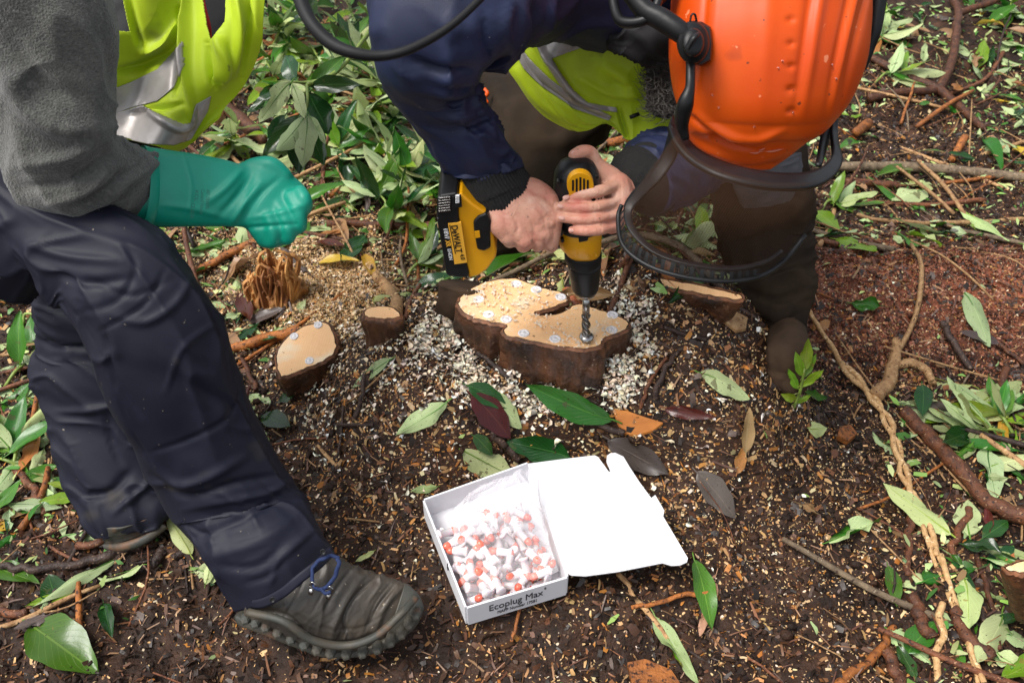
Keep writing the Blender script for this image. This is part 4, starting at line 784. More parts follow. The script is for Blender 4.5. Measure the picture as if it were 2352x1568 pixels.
# ================================================================== STICKS AND ROOTS
M['vine_bark'] = mat('vine_bark', (.62, .40, .19), (.40, .22, .09), 90, rough=.6, bump=1, bscale=300, spec=.3, spots=[((.16, .08, .03), 130, .64), ((.75, .55, .32), 100, .62)])
BM = {'v': 'vine_bark', 'r': 'bark_red', 'd': 'bark_dark', 't': 'bark_tan', 'g': 'bark_grey', 'o': 'bark_orange'}
def stick(chains, mk, label, name='stick', cat='stick', group=None, lift=1.1, wob=.004, seg=8):
    ch = []
    for pts, r in chains:
        if not isinstance(r, (list, tuple)): r = [r, r*.95]
        rr = np.interp(np.linspace(0, 1, len(pts)), np.linspace(0, 1, len(r)), r); pp = []
        for (q, rad) in zip(pts, rr):
            g = G(q[0], q[1], q[2] if len(q) > 2 else 0); rw = pxr(rad, dep(g)); pp.append((g+np.array((0, 0, rw*lift+.006)), rw))
        ch.append(([p for p, _ in pp], [w for _, w in pp], dict(res=max(16, 10*len(pts)), wob=wob*min(1, rr.mean()/9), seed=rng.uniform(0, 99))))
    c = ch[0][0][0]; VS, FS = [], []
    for q in ch:
        v, f = tube_vf(tube_geo(q[0], q[1], seg=seg, **q[2]), len(VS)); VS += v; FS += f
    me = mesh_of(name, VS, FS); o = link(me, name, M[BM[mk]]); return setp(o, label, cat, group)
stick([([(1995, 145), (2080, 190), (2150, 222), (2200, 262), (2255, 308)], [8, 11, 8]), ([(1990, 242), (2060, 228), (2150, 222)], [11, 9]), ([(2150, 222), (2180, 160, .03), (2192, 90, .04), (2195, 45, .04), (2180, -10, .04)], [11, 8]), ([(2195, 45, .04), (2260, 22, .04), (2330, -5, .03)], [8, 6])], 'r', 'forked red-brown branch at the top right behind the helmet', 'branch', 'branch')
stick([([(1870, 402), (1960, 398), (2060, 400), (2200, 408), (2400, 430)], [10, 12, 11])], 'g', 'long straight grey stick crossing the right side behind the visor')
stick([([(2068, 962), (2110, 1005), (2165, 1060), (2240, 1150), (2290, 1185), (2400, 1225)], [15, 18, 17, 22])], 'r', 'thickest dark red-brown branch slanting to the right edge', 'branch', 'branch')
stick([([(2055, 795), (2050, 840), (2035, 885), (2005, 928)], [10, 14, 18]), ([(2055, 850), (2095, 850), (2125, 868), (2140, 895)], [11, 9])], 't', 'short forked pale root stub on the red heap', 'root', 'root')
vine = [(1840, 700), (1870, 755), (1905, 810), (1925, 850), (1990, 920), (2030, 980), (2055, 1050), (2075, 1120), (2110, 1200), (2145, 1290), (2175, 1390), (2205, 1480), (2245, 1580)]
tw = [(x+9*math.sin(i*2.1), y+3) for i, (x, y) in enumerate(vine)]
v2 = [p for p in np.vstack([cr(vine[3:10], 26)])]; va = [(p[0]+8*math.sin(i*.9), p[1]) for i, p in enumerate(v2)]; vb = [(p[0]-8*math.sin(i*.9), p[1]) for i, p in enumerate(v2)]
stick([(vine[:4], [4, 6]), (va, [6.5, 7]), (vb, [6, 6]), ([(x+7, y) for x, y in vine[9:]], [7, 7]), ([(x-9*math.sin(i*1.7), y+4) for i, (x, y) in enumerate(vine[8:])], [5, 5]), ([(2130, 1250), (2165, 1330), (2178, 1390)], [6, 6]), ([(2155, 1400), (2148, 1440), (2160, 1475), (2140, 1510), (2145, 1580)], [8, 8])], 'v', 'long twisted pale vine running down the right side', 'vine', 'vine', wob=.002, lift=2.6)
stick([([(1885, 450), (1930, 480), (1990, 510), (2080, 520), (2200, 522), (2400, 512)], [5, 5, 6])], 't', 'thin pale vine running right from behind the visor', 'vine', 'vine')
stick([([(1915, 490), (1905, 530), (1880, 575)], [5, 6])], 't', 'short pale root hooked below the thin vine', 'root', 'root')
S = [
 ([(0, 1308), (60, 1316), (140, 1312), (220, 1298), (290, 1274), (335, 1262)], [8, 10, 11, 16], 'd', 'dark ringed stick lying beside the rear boot'),
 ([(-20, 1415), (70, 1420)], [10, 10], 'r', 'short cut stick end at the left edge above the big leaf'),
 ([(380, 1275), (355, 1310)], [12, 10], 'd', 'stubby dark stick right of the rear boot'),
 ([(435, 1275), (400, 1290)], [9, 9], 'd', 'second stubby dark stick right of the rear boot'),
 ([(400, 1228, .01), (355, 1200, .04)], [3, 3], 'r', 'thin twig pointing up from behind the front leg'),
 ([(525, 822), (580, 803), (640, 788), (690, 775)], [12, 13], 'o', 'orange-brown root leading to the leaning stump'),
 ([(500, 250, .01), (555, 292, .01), (620, 345, .01)], [14, 17], 'r', 'thick red-brown stick between the vest and the sprig'),
 ([(445, 640), (520, 602), (600, 560)], [8, 9], 'o', 'orange stick leading to the rotten stump'),
 ([(882, 362, .02), (930, 450, .02), (975, 540), (985, 585)], [5, 7], 't', 'thin tan twig above the yellow sawdust'),
 ([(862, 645), (895, 680), (915, 725), (912, 760)], [9, 16, 12], 't', 'pale root behind the smallest stump'),
 ([(640, 745), (668, 700), (698, 665)], [5, 8], 'd', 'dark stick right of the rotten stump'),
 ([(600, 730), (640, 690)], [6, 7], 'd', 'dark stick at the foot of the rotten stump'),
 ([(555, 825), (572, 860), (592, 905)], [5, 6], 'r', 'thin stick under the orange root'),
 ([(-10, 822), (80, 826)], [4, 5], 't', 'thin tan twig at the left edge by the rear knee'),
 ([(-10, 962), (60, 960), (132, 968)], [4, 4], 'r', 'thin brown twig at the left edge below the rear knee'),
 ([(-10, 1025), (50, 1005), (115, 985)], [7, 6], 'r', 'brown stick at the left edge by the rear shin'),
 ([(40, 1085), (80, 1130), (110, 1190)], [8, 9], 'r', 'brown stick left of the rear leg'),
 ([(75, 1180), (80, 1230), (130, 1270), (210, 1305)], [3, 4], 'r', 'thin curved twig left of the rear boot'),
 ([(730, 1030), (790, 1100)], [4, 5], 't', 'thin pale twig on the dark bank by the front shin'),
 ([(790, 940), (780, 1040), (770, 1060)], [3, 3], 'd', 'thin dark twig on the left of the mound'),
 ([(838, 868, .02), (832, 920, .01), (818, 968)], [5, 6], 'd', 'dark twig standing on the left of the mound'),
 ([(775, 985), (860, 985)], [4, 5], 'd', 'short twig lying across the left of the mound'),
 ([(1128, 1002), (1160, 1035), (1192, 1068)], [9, 9], 'd', 'stick poking out behind the white box'),
 ([(1095, 820), (1130, 845), (1168, 882)], [6, 8], 'd', 'stick in the shavings left of the big stump'),
 ([(1215, 905), (1290, 935), (1360, 975), (1430, 1008)], [6, 9], 'd', 'long dark stick in front of the big stump'),
 ([(1235, 885), (1290, 890), (1350, 925), (1400, 950)], [3, 4], 'd', 'thin curved twig over the yellow-edged leaf'),
 ([(1555, 815), (1520, 870), (1500, 930)], [5, 8], 'd', 'dark stick right of the big stump'),
 ([(1530, 830), (1490, 890), (1470, 950)], [4, 5], 'r', 'thinner stick beside the dark stick right of the stump'),
 ([(1480, 870), (1465, 960)], [5, 5], 'd', 'short dark stick nearest the big stump on its right'),
 ([(1640, 665), (1680, 705), (1735, 745)], [8, 5], 'd', 'black charred stick at the top right of the mound'),
 ([(1520, 760), (1560, 775), (1620, 790)], [6, 5], 'd', 'black twig on the right face of the mound'),
 ([(2042, 1445), (2010, 1510), (1950, 1560), (1920, 1590)], [8, 14], 'o', 'curved two-tone stick at the bottom edge'),
 ([(2030, 1510), (2065, 1590)], [14, 14], 'r', 'short brown stick at the bottom edge by the vine'),
 ([(2090, 1185), (2082, 1250), (2080, 1335)], [8, 9], 'r', 'upright brown stick left of the pale vine'),
 ([(2090, 1380), (2110, 1440), (2130, 1480)], [13, 15], 'r', 'thick brown stick under the pale vine'),
 ([(2225, 1180), (2190, 1240), (2180, 1310), (2190, 1370)], [9, 7], 'r', 'curved brown stick right of the pale vine'),
 ([(2235, 1280), (2265, 1380), (2290, 1500)], [6, 7], 'r', 'slim brown stick left of the reddish stump'),
 ([(2205, 1330), (2240, 1400), (2260, 1440)], [7, 7], 'd', 'dark stick left of the reddish stump'),
 ([(2180, 1410), (2220, 1480), (2270, 1530)], [14, 16], 'r', 'split brown stick at the bottom right'),
 ([(2100, 1568), (2352, 1545)], [5, 6], 'd', 'straight dark stick along the bottom right edge'),
 ([(1420, 1325), (1500, 1440), (1560, 1500)], [6, 8], 't', 'pale reed stem right of the box'),
 ([(1450, 1405), (1530, 1385), (1630, 1365)], [5, 6], 'o', 'brown twig crossing the narrow green leaf'),
 ([(1480, 1420), (1580, 1500), (1660, 1560)], [4, 5], 'd', 'dark twig running to the bottom edge right of the box'),
 ([(1195, 1400), (1175, 1480)], [4, 4], 'o', 'thin twig under the front of the box'),
 ([(2290, 800), (2352, 850)], [5, 5], 'r', 'brown twig at the right edge near the tall pale leaf'),
 ([(2160, 750), (2180, 790), (2225, 860)], [8, 8], 'd', 'forked dark stick below the tall pale leaf'),
 ([(2305, 860), (2290, 930)], [9, 9], 'r', 'short reddish stick near the right edge'),
 ([(2110, 820), (2180, 870), (2090, 940)], [3, 4], 'd', 'thin dark twig over the broad pale leaf'),
 ([(1250, 590), (1330, 580), (1400, 590)], [6, 6], 't', 'tan stick behind the drill chuck'),
 ([(1445, 545), (1445, 590), (1425, 625)], [5, 7], 'r', 'red twig arching behind the drill'),
 ([(1200, 600), (1300, 585)], [5, 5], 't', 'pale twig behind the big stump'),
 ([(2000, 600), (2030, 680)], [4, 3], 'r', 'thin red twig on the red heap'),
 ([(1355, 320), (1400, 340), (1450, 330)], [10, 10], 'o', 'orange stick under the hem of the bent worker vest'),
 ([(1320, 350), (1390, 345)], [6, 6], 't', 'pale stick beside the thumb behind the drill'),
 ([(930, 140), (870, 240), (800, 430), (760, 450)], [4, 5], 'r', 'long thin twig slanting behind the hanging sprig'),
 ([(740, 510), (800, 545), (830, 600)], [4, 5], 'r', 'curved red twig behind the sawdust'),
 ([(760, 460), (850, 395), (960, 360)], [6, 6], 'o', 'orange stick right of the gloved fist'),
 ([(750, 525), (860, 530), (1000, 530)], [9, 9], 'r', 'stout stick left of the battery'),
 ([(1960, 320), (1990, 300)], [10, 12], 'o', 'short cut stick right of the helmet'),
 ([(2020, 330), (2060, 345), (2180, 390), (2300, 440)], [4, 4], 't', 'thin pale twig above the long grey stick'),
 ([(2300, 130), (2260, 190), (2180, 225)], [5, 4], 'r', 'brown twig right of the forked branch'),
 ([(2210, 330), (2180, 380)], [9, 8], 'o', 'short reddish stick end above the long grey stick'),
 ([(1960, 470), (2120, 480), (2260, 470)], [5, 6], 'r', 'brown stick between the grey stick and the thin vine'),
 ([(1940, 430), (2060, 440)], [9, 9], 'r', 'stout red stick just below the long grey stick'),
 ([(2060, 640), (2110, 720)], [5, 4], 'd', 'dark twig on the right of the red heap'),
]
for pts, r, k, lab in S: stick([(pts, r)], k, lab)
nst = 0
while nst < 290:
    x, y = rng.uniform(-1.6, 1.7), rng.uniform(.5, 2.7); X, Y = [float(q) for q in proj(np.array((x, y, float(H(x, y)))))]
    if not (-60 < X < 2410 and -40 < Y < 1600): continue
    if rng.random() > float(litter_weight(np.array(X), np.array(Y)))+.02: continue
    a = rng.uniform(0, 3.14); L = rng.uniform(.06, .28) if nst % 3 else rng.uniform(.22, .5); r = .0015+.0055*rng.random()**1.6; b = rng.normal(0, .2); lf = rng.uniform(.005, .05) if Y < 650 else rng.uniform(0, .02); pts = []
    for t in (-.5, -.17, .17, .5):
        aa = a+b*t; xx, yy = x+math.cos(aa)*L*t, y+math.sin(aa)*L*t; pts.append((xx, yy, float(H(xx, yy))+r*.8+.006+lf*(.5+t)))
    side = 'left of the workers' if X < 640 else ('behind the stumps' if X < 1850 else 'right of the mound')
    mk = rng.choice(list('rdtgo'), p=[.30, .12, .33, .10, .15]); nm = {'r': 'red-brown', 'd': 'dark', 't': 'tan', 'g': 'grey', 'o': 'orange-brown'}[mk]
    o = multi_tube('twig', [(pts, [r, r*.95, r*.9, r*.7], dict(res=10, wob=.004, seed=rng.uniform(0, 99)))], M[BM[mk]], seg=6); setp(o, '%s fallen twig in the leaf litter %s' % (nm, side), 'twig', '%s twigs in the litter %s' % (nm, side)); nst += 1
ch = []
for i in range(2600):
    x, y = rng.uniform(-1.8, 1.9), rng.uniform(.45, 3.2); a = rng.uniform(0, 3.14); L = rng.uniform(.03, .15); r = rng.uniform(.0007, .0024)
    X, Y = [float(q) for q in proj(np.array((x, y, float(H(x, y)))))]
    if rng.random() > .12+float(litter_weight(np.array(X), np.array(Y))): continue
    ch.append(([(x+math.cos(a+t*.4)*L*t, y+math.sin(a+t*.4)*L*t, float(H(x+math.cos(a)*L*t, y+math.sin(a)*L*t))+.006+abs(t+.5)*(i % 5)*.006) for t in (-.5, 0, .5)], [r, r, r*.7], dict(res=6, wob=.002, seed=i*.7)))
for q, mm, w in ((ch[0::3], 'bark_red', 'reddish'), (ch[1::3], 'bark_dark', 'dark'), (ch[2::3], 'bark_tan', 'tan')):
    o = multi_tube('twig_litter', q, M[mm], seg=4); setp(o, 'many fine %s twiglets strewn through the litter' % w, kind='stuff')
# ================================================================== CARDBOARD BOX
ZT, ZB = .092, .048
A_, B_, C_, D_ = PZ(975, 1148, ZT), PZ(1212, 1064, ZT), PZ(1301, 1323, ZT), PZ(1072, 1392, ZT)
box = empty('cardboard_box', (A_+C_)/2-np.array((0, 0, ZT-ZB)), 'open white cardboard box holding red-tipped plugs, lid folded back to the right', 'box')
dn = np.array((0, 0, -(ZT-ZB)))
def panel(name, q, th, parent=box, m='card'):
    q = [np.asarray(p, float) for p in q]; n = np.cross(q[1]-q[0], q[2]-q[0]); n /= np.linalg.norm(n); k = len(q); V = q+[p-n*th for p in q]
    me = mesh_of(name, V, [list(range(k)), list(range(k, 2*k))[::-1]]+[[i, k+i, k+(i+1) % k, (i+1) % k] for i in range(k)]); bm = bmesh.new(); bm.from_mesh(me); bmesh.ops.recalc_face_normals(bm, faces=bm.faces); bmesh.ops.triangulate(bm, faces=[f for f in bm.faces if len(f.verts) > 4]); bm.to_mesh(me); bm.free()
    o = link(me, name, M[m], parent, smooth=False); return o
panel('base_panel', [A_+dn, B_+dn, C_+dn, D_+dn], .0015)
panel('front_panel', [D_, C_, C_+dn*1.0, D_+dn*1.0], .003); panel('back_panel', [B_, A_, A_+dn, B_+dn], .003)
ml = (A_+D_)/2; panel('side_panel', [A_, (A_+ml)/2, ml+dn*.04, (D_+ml)/2, D_, D_+dn, A_+dn], .003); panel('side_panel', [C_, B_, B_+dn, C_+dn], .003)
# lid, lying open to the right
lidpx = [(1214, 1064), (1290, 1054), (1366, 1045), (1374, 1049), (1398, 1082), (1403, 1083), (1393, 1060), (1394, 1046), (1402, 1040), (1413, 1039), (1432, 1048), (1447, 1073), (1470, 1108), (1496, 1143), (1505, 1136), (1526, 1172), (1523, 1185), (1550, 1230), (1580, 1281), (1578, 1290), (1562, 1297), (1543, 1298), (1522, 1292), (1420, 1312), (1345, 1322), (1312, 1320), (1303, 1315)]
def ZL(x, y): return ZT+.006*((x-1214)/360)-.000
panel('lid', [PZ(x, y, ZL(x, y)) for x, y in lidpx][::-1], .0018)
def lidfold(p, q): 
    a, b = PZ(*p, ZL(*p)+.0004), PZ(*q, ZL(*q)+.0004); return multi_tube('crease', [([a, (a+b)/2, b], [.0006]*3, dict(res=6, flat=.5))], M['card'], box, seg=5)
lidfold((1403, 1085), (1528, 1290)); lidfold((1300, 1316), (1216, 1068))
ex = (C_-D_); exn = ex/np.linalg.norm(ex); fr = D_+dn; up = -dn/np.linalg.norm(dn); out_ = np.cross(exn, up); off = out_*.0036
text('product_name', 'Ecoplug Max', D_+dn*.55+ex*.205+off, ex*.55, up*.0155, 1, M['ink'], box, .0)
text('registered_mark', '®', D_+dn*.25+ex*.765+off, ex*.02, up*.005, 1, M['ink'], box)
text('approval_number', 'MAPP Number 17581', D_+dn*.83+ex*.29+off, ex*.40, up*.0075, 1, M['ink'], box)
tn = (A_+D_)/2  # thumb hole on the left wall
bm = bmesh.new(); bmesh.ops.create_uvsphere(bm, u_segments=16, v_segments=8, radius=.006); me = bpy.data.meshes.new('thumb_hole'); bm.to_mesh(me); bm.free()
o = link(me, 'thumb_hole', M['ink'], None); o.scale = (.25, 1, 1); p = PZ(1029, 1300, ZT-.006); o.location = p; o.parent = box; o.matrix_parent_inverse = Matrix.Translation(-box.location)
# plugs
def plug_geo(r0, prof):
    sg = 12; V = [(math.cos(j/sg*6.2832)*r, math.sin(j/sg*6.2832)*r, z) for r, z in prof for j in range(sg)]; F = to_faces(len(prof), sg, True).tolist(); F.append(list(range(sg))[::-1]); F.append([(len(prof)-1)*sg+j for j in range(sg)]); me = mesh_of('p', V, F)
    bm = bmesh.new(); bm.from_mesh(me); bmesh.ops.recalc_face_normals(bm, faces=bm.faces); bm.to_mesh(me); bm.free(); me.polygons.foreach_set('use_smooth', [True]*len(me.polygons)); return me
pbm = plug_geo(1, [(.0072, -.016), (.0076, -.0155), (.0076, -.0125), (.0058, -.012), (.0057, .006), (.0053, .0065)]); pbm.name = 'plug_body'; pbm.materials.append(M['plug_white'])
pcm = plug_geo(1, [(.0050, .0062), (.0056, .0068), (.0056, .0115), (.0054, .0125), (.0030, .0165), (.0012, .0172)]); pcm.name = 'plug_tip'; pcm.materials.append(M['plug_red'])
U_, Vv = (C_-D_), (A_-D_); nplug = 0; tries = 0; used = []
while nplug < 105 and tries < 4000:
    tries += 1; u, v = rng.uniform(.09, .91), rng.uniform(.09, .72); layer = nplug//38
    pos = D_+U_*u+Vv*v; z = ZB+.010+.0115*layer+.004*(v)+rng.uniform(0, .003)
    if any((pos[0]-q[0])**2+(pos[1]-q[1])**2 < (.0155 if layer == 2 else .0135)**2 and q[2] == layer for q in used): continue
    used.append((pos[0], pos[1], layer)); root = bpy.data.objects.new('wood_plug', None); COL.objects.link(root); root.location = (pos[0], pos[1], z); root.empty_display_size = .01
    d = Vector((rng.normal(), rng.normal(), rng.normal()*.45)).normalized(); root.rotation_mode = 'QUATERNION'; root.rotation_quaternion = d.to_track_quat('Z', 'Y')
    setp(root, 'loose white plastic plug with translucent red tip inside the open box', 'plug', 'loose red-tipped plugs in the box')
    for me, nm in ((pbm, 'plug_body'), (pcm, 'plug_tip')): c = bpy.data.objects.new(nm, me); COL.objects.link(c); c.parent = root
    nplug += 1
# plastic bag
bagroot = None
rows = [[(1035, 1178, 1), (1075, 1150, 1), (1130, 1130, 1), (1190, 1118, 1), (1238, 1122, 1)], [(1060, 1150, 1), (1100, 1128, 1), (1150, 1100, 1), (1200, 1090, 1), (1245, 1090, 1)], [(1110, 1115, 1), (1140, 1108, 1), (1170, 1095, 1), (1200, 1078, 1), (1232, 1066, 1)]]
dB = dep(PZ(1150, 1150, ZT))
rows = [[(1040, 1235, dB-.085+.02), (1100, 1225, dB-.075), (1150, 1222, dB-.075), (1210, 1220, dB-.075), (1262, 1250, dB-.07)],
        [(1040, 1190, dB-.035), (1085, 1165, dB-.04), (1140, 1160, dB-.05), (1200, 1150, dB-.05), (1246, 1180, dB-.04)],
        [(1050, 1155, dB-.015), (1095, 1130, dB-.02), (1150, 1120, dB-.03), (1195, 1110, dB-.03), (1240, 1120, dB-.02)],
        [(1105, 1120, dB), (1140, 1108, dB-.01), (1170, 1095, dB-.01), (1205, 1080, dB-.01), (1240, 1075, dB)]]
V, N = patch_grid(rows, 90, 70, fold=.006, Ls=.018, seed=4, axis=0); o = sheet('plastic_bag', V, N, M['poly_bag'], thick=0); setp(o, 'crumpled clear plastic bag lying over the plugs at the back of the box', 'bag')
M['bag_low'] = film('bag_low', (.92, .88, .90), .13, .14, 0, .9); bag = o
rows = [[(x, y, dep(PZ(x, y, ZT+.002))) for x, y in q] for q in ([(1042, 1222), (1100, 1212), (1170, 1204), (1252, 1212)], [(1045, 1285), (1110, 1280), (1190, 1262), (1268, 1262)], [(1072, 1368), (1130, 1355), (1200, 1335), (1284, 1312)])]
V, N = patch_grid(rows, 90, 90, fold=.004, Ls=.022, seed=8, axis=0); sheet('bag_fold', V, N, M['bag_low'], bag, thick=0)
# ================================================================== CORDLESS DRILL
tip = PZ(1347, 786, SZ); Y0 = float(tip[1])
drill = empty('cordless_drill', tip, 'yellow and black cordless drill standing upright, boring into the big stump', 'drill')
def lathe_px(name, secs, m, parent=drill, ratio=1.0, power=1.0, nr=40, na=None):   # secs: xl, xr, y on the plane y=Y0
    C = [];
    s = np.array(secs, float)
    V = []
    a = np.linspace(0, 2*math.pi, nr, endpoint=False)
    for q in s:
        Lp, Rp = PY(q[0], q[2], Y0), PY(q[1], q[2], Y0); c = (Lp+Rp)/2; r = (Rp[0]-Lp[0])/2; rt_ = q[3] if len(q) > 3 else ratio; ca, sa = np.cos(a), np.sin(a)
        if power != 1: ca = np.sign(ca)*np.abs(ca)**power; sa = np.sign(sa)*np.abs(sa)**power
        V.append(np.stack([c[0]+r*ca, c[1]+r*rt_*sa, np.full(nr, c[2])], 1))
    me = grid_mesh(name, np.array(V), True, True); o = link(me, name, m, parent); return o
lathe_px('motor_housing', [(1318, 1332, 368), (1300, 1350, 370), (1284, 1366, 380), (1274, 1376, 398), (1271, 1379, 420), (1271, 1379, 450), (1274, 1379, 480), (1278, 1380, 505), (1280, 1381, 517)], M['black_plastic'], power=.85)
lathe_px('gear_housing', [(1283, 1380, 517), (1281, 1382, 519), (1282, 1382, 545), (1285, 1381, 560), (1297, 1380, 571), (1299, 1379, 576)], M['yellow_plastic'], power=.85)
lathe_px('torque_collar', [(1299, 1380, 576), (1296, 1382, 579), (1297, 1382, 596), (1300, 1381, 598), (1300, 1380, 600), (1304, 1380, 604)], M['rubber'])
lathe_px('chuck', [(1303, 1381, 600), (1304, 1380, 610), (1306, 1379, 628), (1307, 1378, 632), (1308, 1378, 634), (1312, 1375, 660), (1317, 1372, 667)], M['black_plastic'])
lathe_px('chuck_ring', [(1319, 1370, 666), (1320, 1369, 670), (1326, 1366, 677), (1333, 1361, 680)], M['steel'])
for i in range(18):
    a = i/18*2*math.pi; c = PY(1339, 590, Y0); r = pxr(41, 1.3)*.96; x, y = c[0]+r*math.cos(a), c[1]+r*math.sin(a)
    if i % 2 == 0: multi_tube('collar_rib', [([(x, y, c[2]-.008), (x, y, c[2]+.004)], [.0016]*2)], M['rubber'], drill, seg=5)
# vent disc on the upper housing
yv = Y0-.036
def disc_prism(name, cx, cy, rx, ry, Y, th, m, parent=drill, k=28, bevel=.001): return prism(name, [(cx+rx*math.cos(t/k*6.2832), cy+ry*math.sin(t/k*6.2832)) for t in range(k)], Y, th, m, parent, bevel)
def rp(px, py, Ysurf): return px, py
hr = pxr(54, 1.22)
disc_prism('vent_plate', 1333, 427, 31, 30, Y0-.0335, .012, M['yellow_plastic'])
prism('vent_plate', [(1304, 425), (1362, 425), (1357, 462), (1309, 462)], Y0-.0332, .01, M['yellow_plastic'], drill, .001)
for i in range(5): x = 1316+i*8.5; dy = 19-abs(i-2)*3; prism('vent_slot', [(x-2.3, 427-dy), (x+2.3, 427-dy), (x+2.3, 427+dy*.9), (x-2.3, 427+dy*.9)], Y0-.0342, .004, M['label_black'], drill, 0)
for sx, sy in ((1283, 420), (1371, 408)): disc_prism('screw', sx, sy, 4, 4, Y0-.028, .008, M['label_black'], bevel=.0004)
prism('direction_switch', [(1283, 526), (1292, 526), (1293, 542), (1284, 543)], Y0-.031, .012, M['label_black'], drill, .001)
disc_prism('screw', 1292, 554, 4, 3.6, Y0-.030, .008, M['label_black'], bevel=.0004)
prism('gear_marking', [(1328, 543), (1352, 543), (1350, 553), (1330, 557)], Y0-.0335, .004, M['label_black'], drill, .0004)
xx = PY(1320, 588, Y0-.0325); text('torque_numbers', '5 · 3 · 1', xx+np.array((.001, 0, 0)), (.030, 0, 0), (0, 0, .004), 1, M['label_yellow'], drill, .01)
# bit: shank, twisted flute, flange, point
sh = [(PY(1346, 678, Y0), .0058), (PY(1346, 726, Y0), .0058)]; multi_tube('bit_shank', [([p for p, _ in sh], [r for _, r in sh])], M['steel'], drill, seg=20)
V = []; top_, bot = PY(1346, 724, Y0), PY(1347, 788, Y0)
for i in range(60):
    t = i/59; c = top_*(1-t)+bot*t; th = t*9.5; ring = []
    for j in range(16):
        a = j/16*6.2832; r = .0074*(.45+.55*abs(math.cos(a))**.8); ring.append(c+np.array((r*math.cos(a+th), r*math.sin(a+th), 0)))
    V.append(ring)
link(grid_mesh('drill_bit', np.array(V), True), 'drill_bit', M['bit_steel'], drill)
fl = PY(1347, 773, Y0); V = []
for r, z in ((.004, .006), (.009, .004), (.0115, .0015), (.012, 0), (.0115, -.002), (.005, -.003)): V.append([fl+np.array((r*math.cos(j/28*6.2832), r*math.sin(j/28*6.2832), z)) for j in range(28)])
link(grid_mesh('depth_stop', np.array(V), True), 'depth_stop', M['steel'], drill)
# handle running left to the battery
hy = Y0-.005
multi_tube('handle', [([PY(1300, 495, Y0), PY(1240, 500, hy), PY(1170, 505, hy), PY(1110, 515, hy)], [.020, .018, .018, .021], dict(res=16))], M['black_plastic'], drill, seg=20)
Yb = Y0-.052; TB = .075
prism('battery_foot', [(1058, 443), (1088, 470), (1120, 490), (1130, 520), (1141, 580), (1139, 592), (1120, 620), (1100, 634), (1076, 640), (1074, 630), (1060, 560), (1050, 500), (1049, 455)], Yb-.001, TB-.006, M['yellow_plastic'], drill, .004)
prism('foot_grip', [(1098, 498), (1118, 490), (1128, 510), (1126, 540), (1127, 570), (1112, 578), (1096, 574), (1088, 530), (1087, 510)], Yb-.005, .05, M['black_plastic'], drill, .003)
bat = prism('battery', [(1004, 460), (1010, 449), (1050, 443), (1054, 500), (1062, 565), (1078, 632), (1074, 640), (1032, 636), (1024, 630), (1013, 560), (1002, 500)], Yb-.006, TB+.008, M['black_plastic'], drill, .004)
for i in range(6): y = 455+i*6; prism('vent_rib', [(1007, y), (1034, y-3), (1035, y-.3), (1007, y+2.8)], Yb-.0085, .006, M['label_white' if 0 else 'steel'], drill, .0004)
for i in range(5): prism('latch_rib', [(1046, 451+i*3.6), (1055, 450+i*3.6), (1055, 451.6+i*3.6), (1046, 452.6+i*3.6)], Yb-.009, .004, M['label_white'], drill, 0)
prism('charge_gauge', [(1038, 452), (1059, 449), (1061, 476), (1040, 478)], Yb-.0075, .003, M['rubber'], drill, .0004)
prism('label_plate', [(1029, 514), (1059, 511), (1073, 603), (1044, 607)], Yb-.0072, .003, M['label_yellow'], drill, 0)
prism('foot_marking', [(1090, 532), (1101, 530), (1103, 545), (1092, 547)], Yb-.006, .003, M['yellow_plastic'], drill, 0)
def ptext(name, s, a, b, h, m, bold=.01, Y=Yb-.0076):    # text running from pixel a to pixel b, letters rising to the right of that direction
    pa, pb = PY(*a, Y), PY(*b, Y); xd = pb-pa; yd = np.cross((0, -1.0, 0), xd); yd /= np.linalg.norm(yd); return text(name, s, pa, xd, yd*h, 1, m, drill, bold)
ptext('brand_lettering', 'DeWALT', (1036, 518), (1048, 581), .0088, M['label_black'], .02)
ptext('capacity_lettering', '4.0', (1056, 584), (1059, 597), .0062, M['label_black'], .01)
ptext('voltage_lettering', '18V/', (1018, 524), (1023, 549), .0062, M['label_white'], .01)
ptext('series_lettering', 'XR', (1023, 553), (1026, 567), .0068, M['label_yellow'], .02)
ptext('cell_lettering', 'LI-ION', (1028, 572), (1032, 597), .0052, M['label_white'], .01)
prism('label_line', [(1032, 517), (1034, 517), (1047, 583), (1045, 583)], Yb-.0076, .003, M['label_black'], drill, 0)
# ================================================================== WORKER 2 (bent over the stump)
w2 = empty('person', PZ(1450, 760, .1), 'worker bent double in orange helmet, navy jacket and yellow vest, holding the drill', 'person')
sc = dep(PY(1230, 500, hy))     # depth around the hands
dh = sc-.02
def C(x, y, d): return P(x, y, d)
hand1 = []                       # the hand gripping the handle, back of the hand towards the camera
d1 = sc-.035
kn = [(1268, 502), (1246, 540), (1206, 553), (1168, 545)]
wr = P(1128, 440, d1+.0)
for i, (x, y) in enumerate(kn):
    o_ = [(1165, 432), (1150, 445), (1138, 458), (1128, 470)][i]; r = [.0165, .0165, .0155, .0145][i]
    hand1.append(blob_chain([P(o_[0], o_[1], d1+.008), P((x+o_[0])/2, (y+o_[1])/2, d1-.004), P(x, y-6, d1)], [.022, .020, r]))
    x2, y2 = [(1266, 560), (1236, 560), (1203, 563), (1172, 552)][i]
    hand1.append(blob_chain([P(x, y-4, d1), P(x2, y2, d1+.012), P(x2-3, y2-4, d1+.045), P(x2-4, y2-35, d1+.055)], [r, .0108, .0105, .0095]))
hand1.append(blob_chain([P(1175, 440, d1+.004), P(1225, 440, d1+.0), P(1262, 462, d1+.002), P(1274, 500, d1+.004)], [.022, .0185, .014, .0125]))
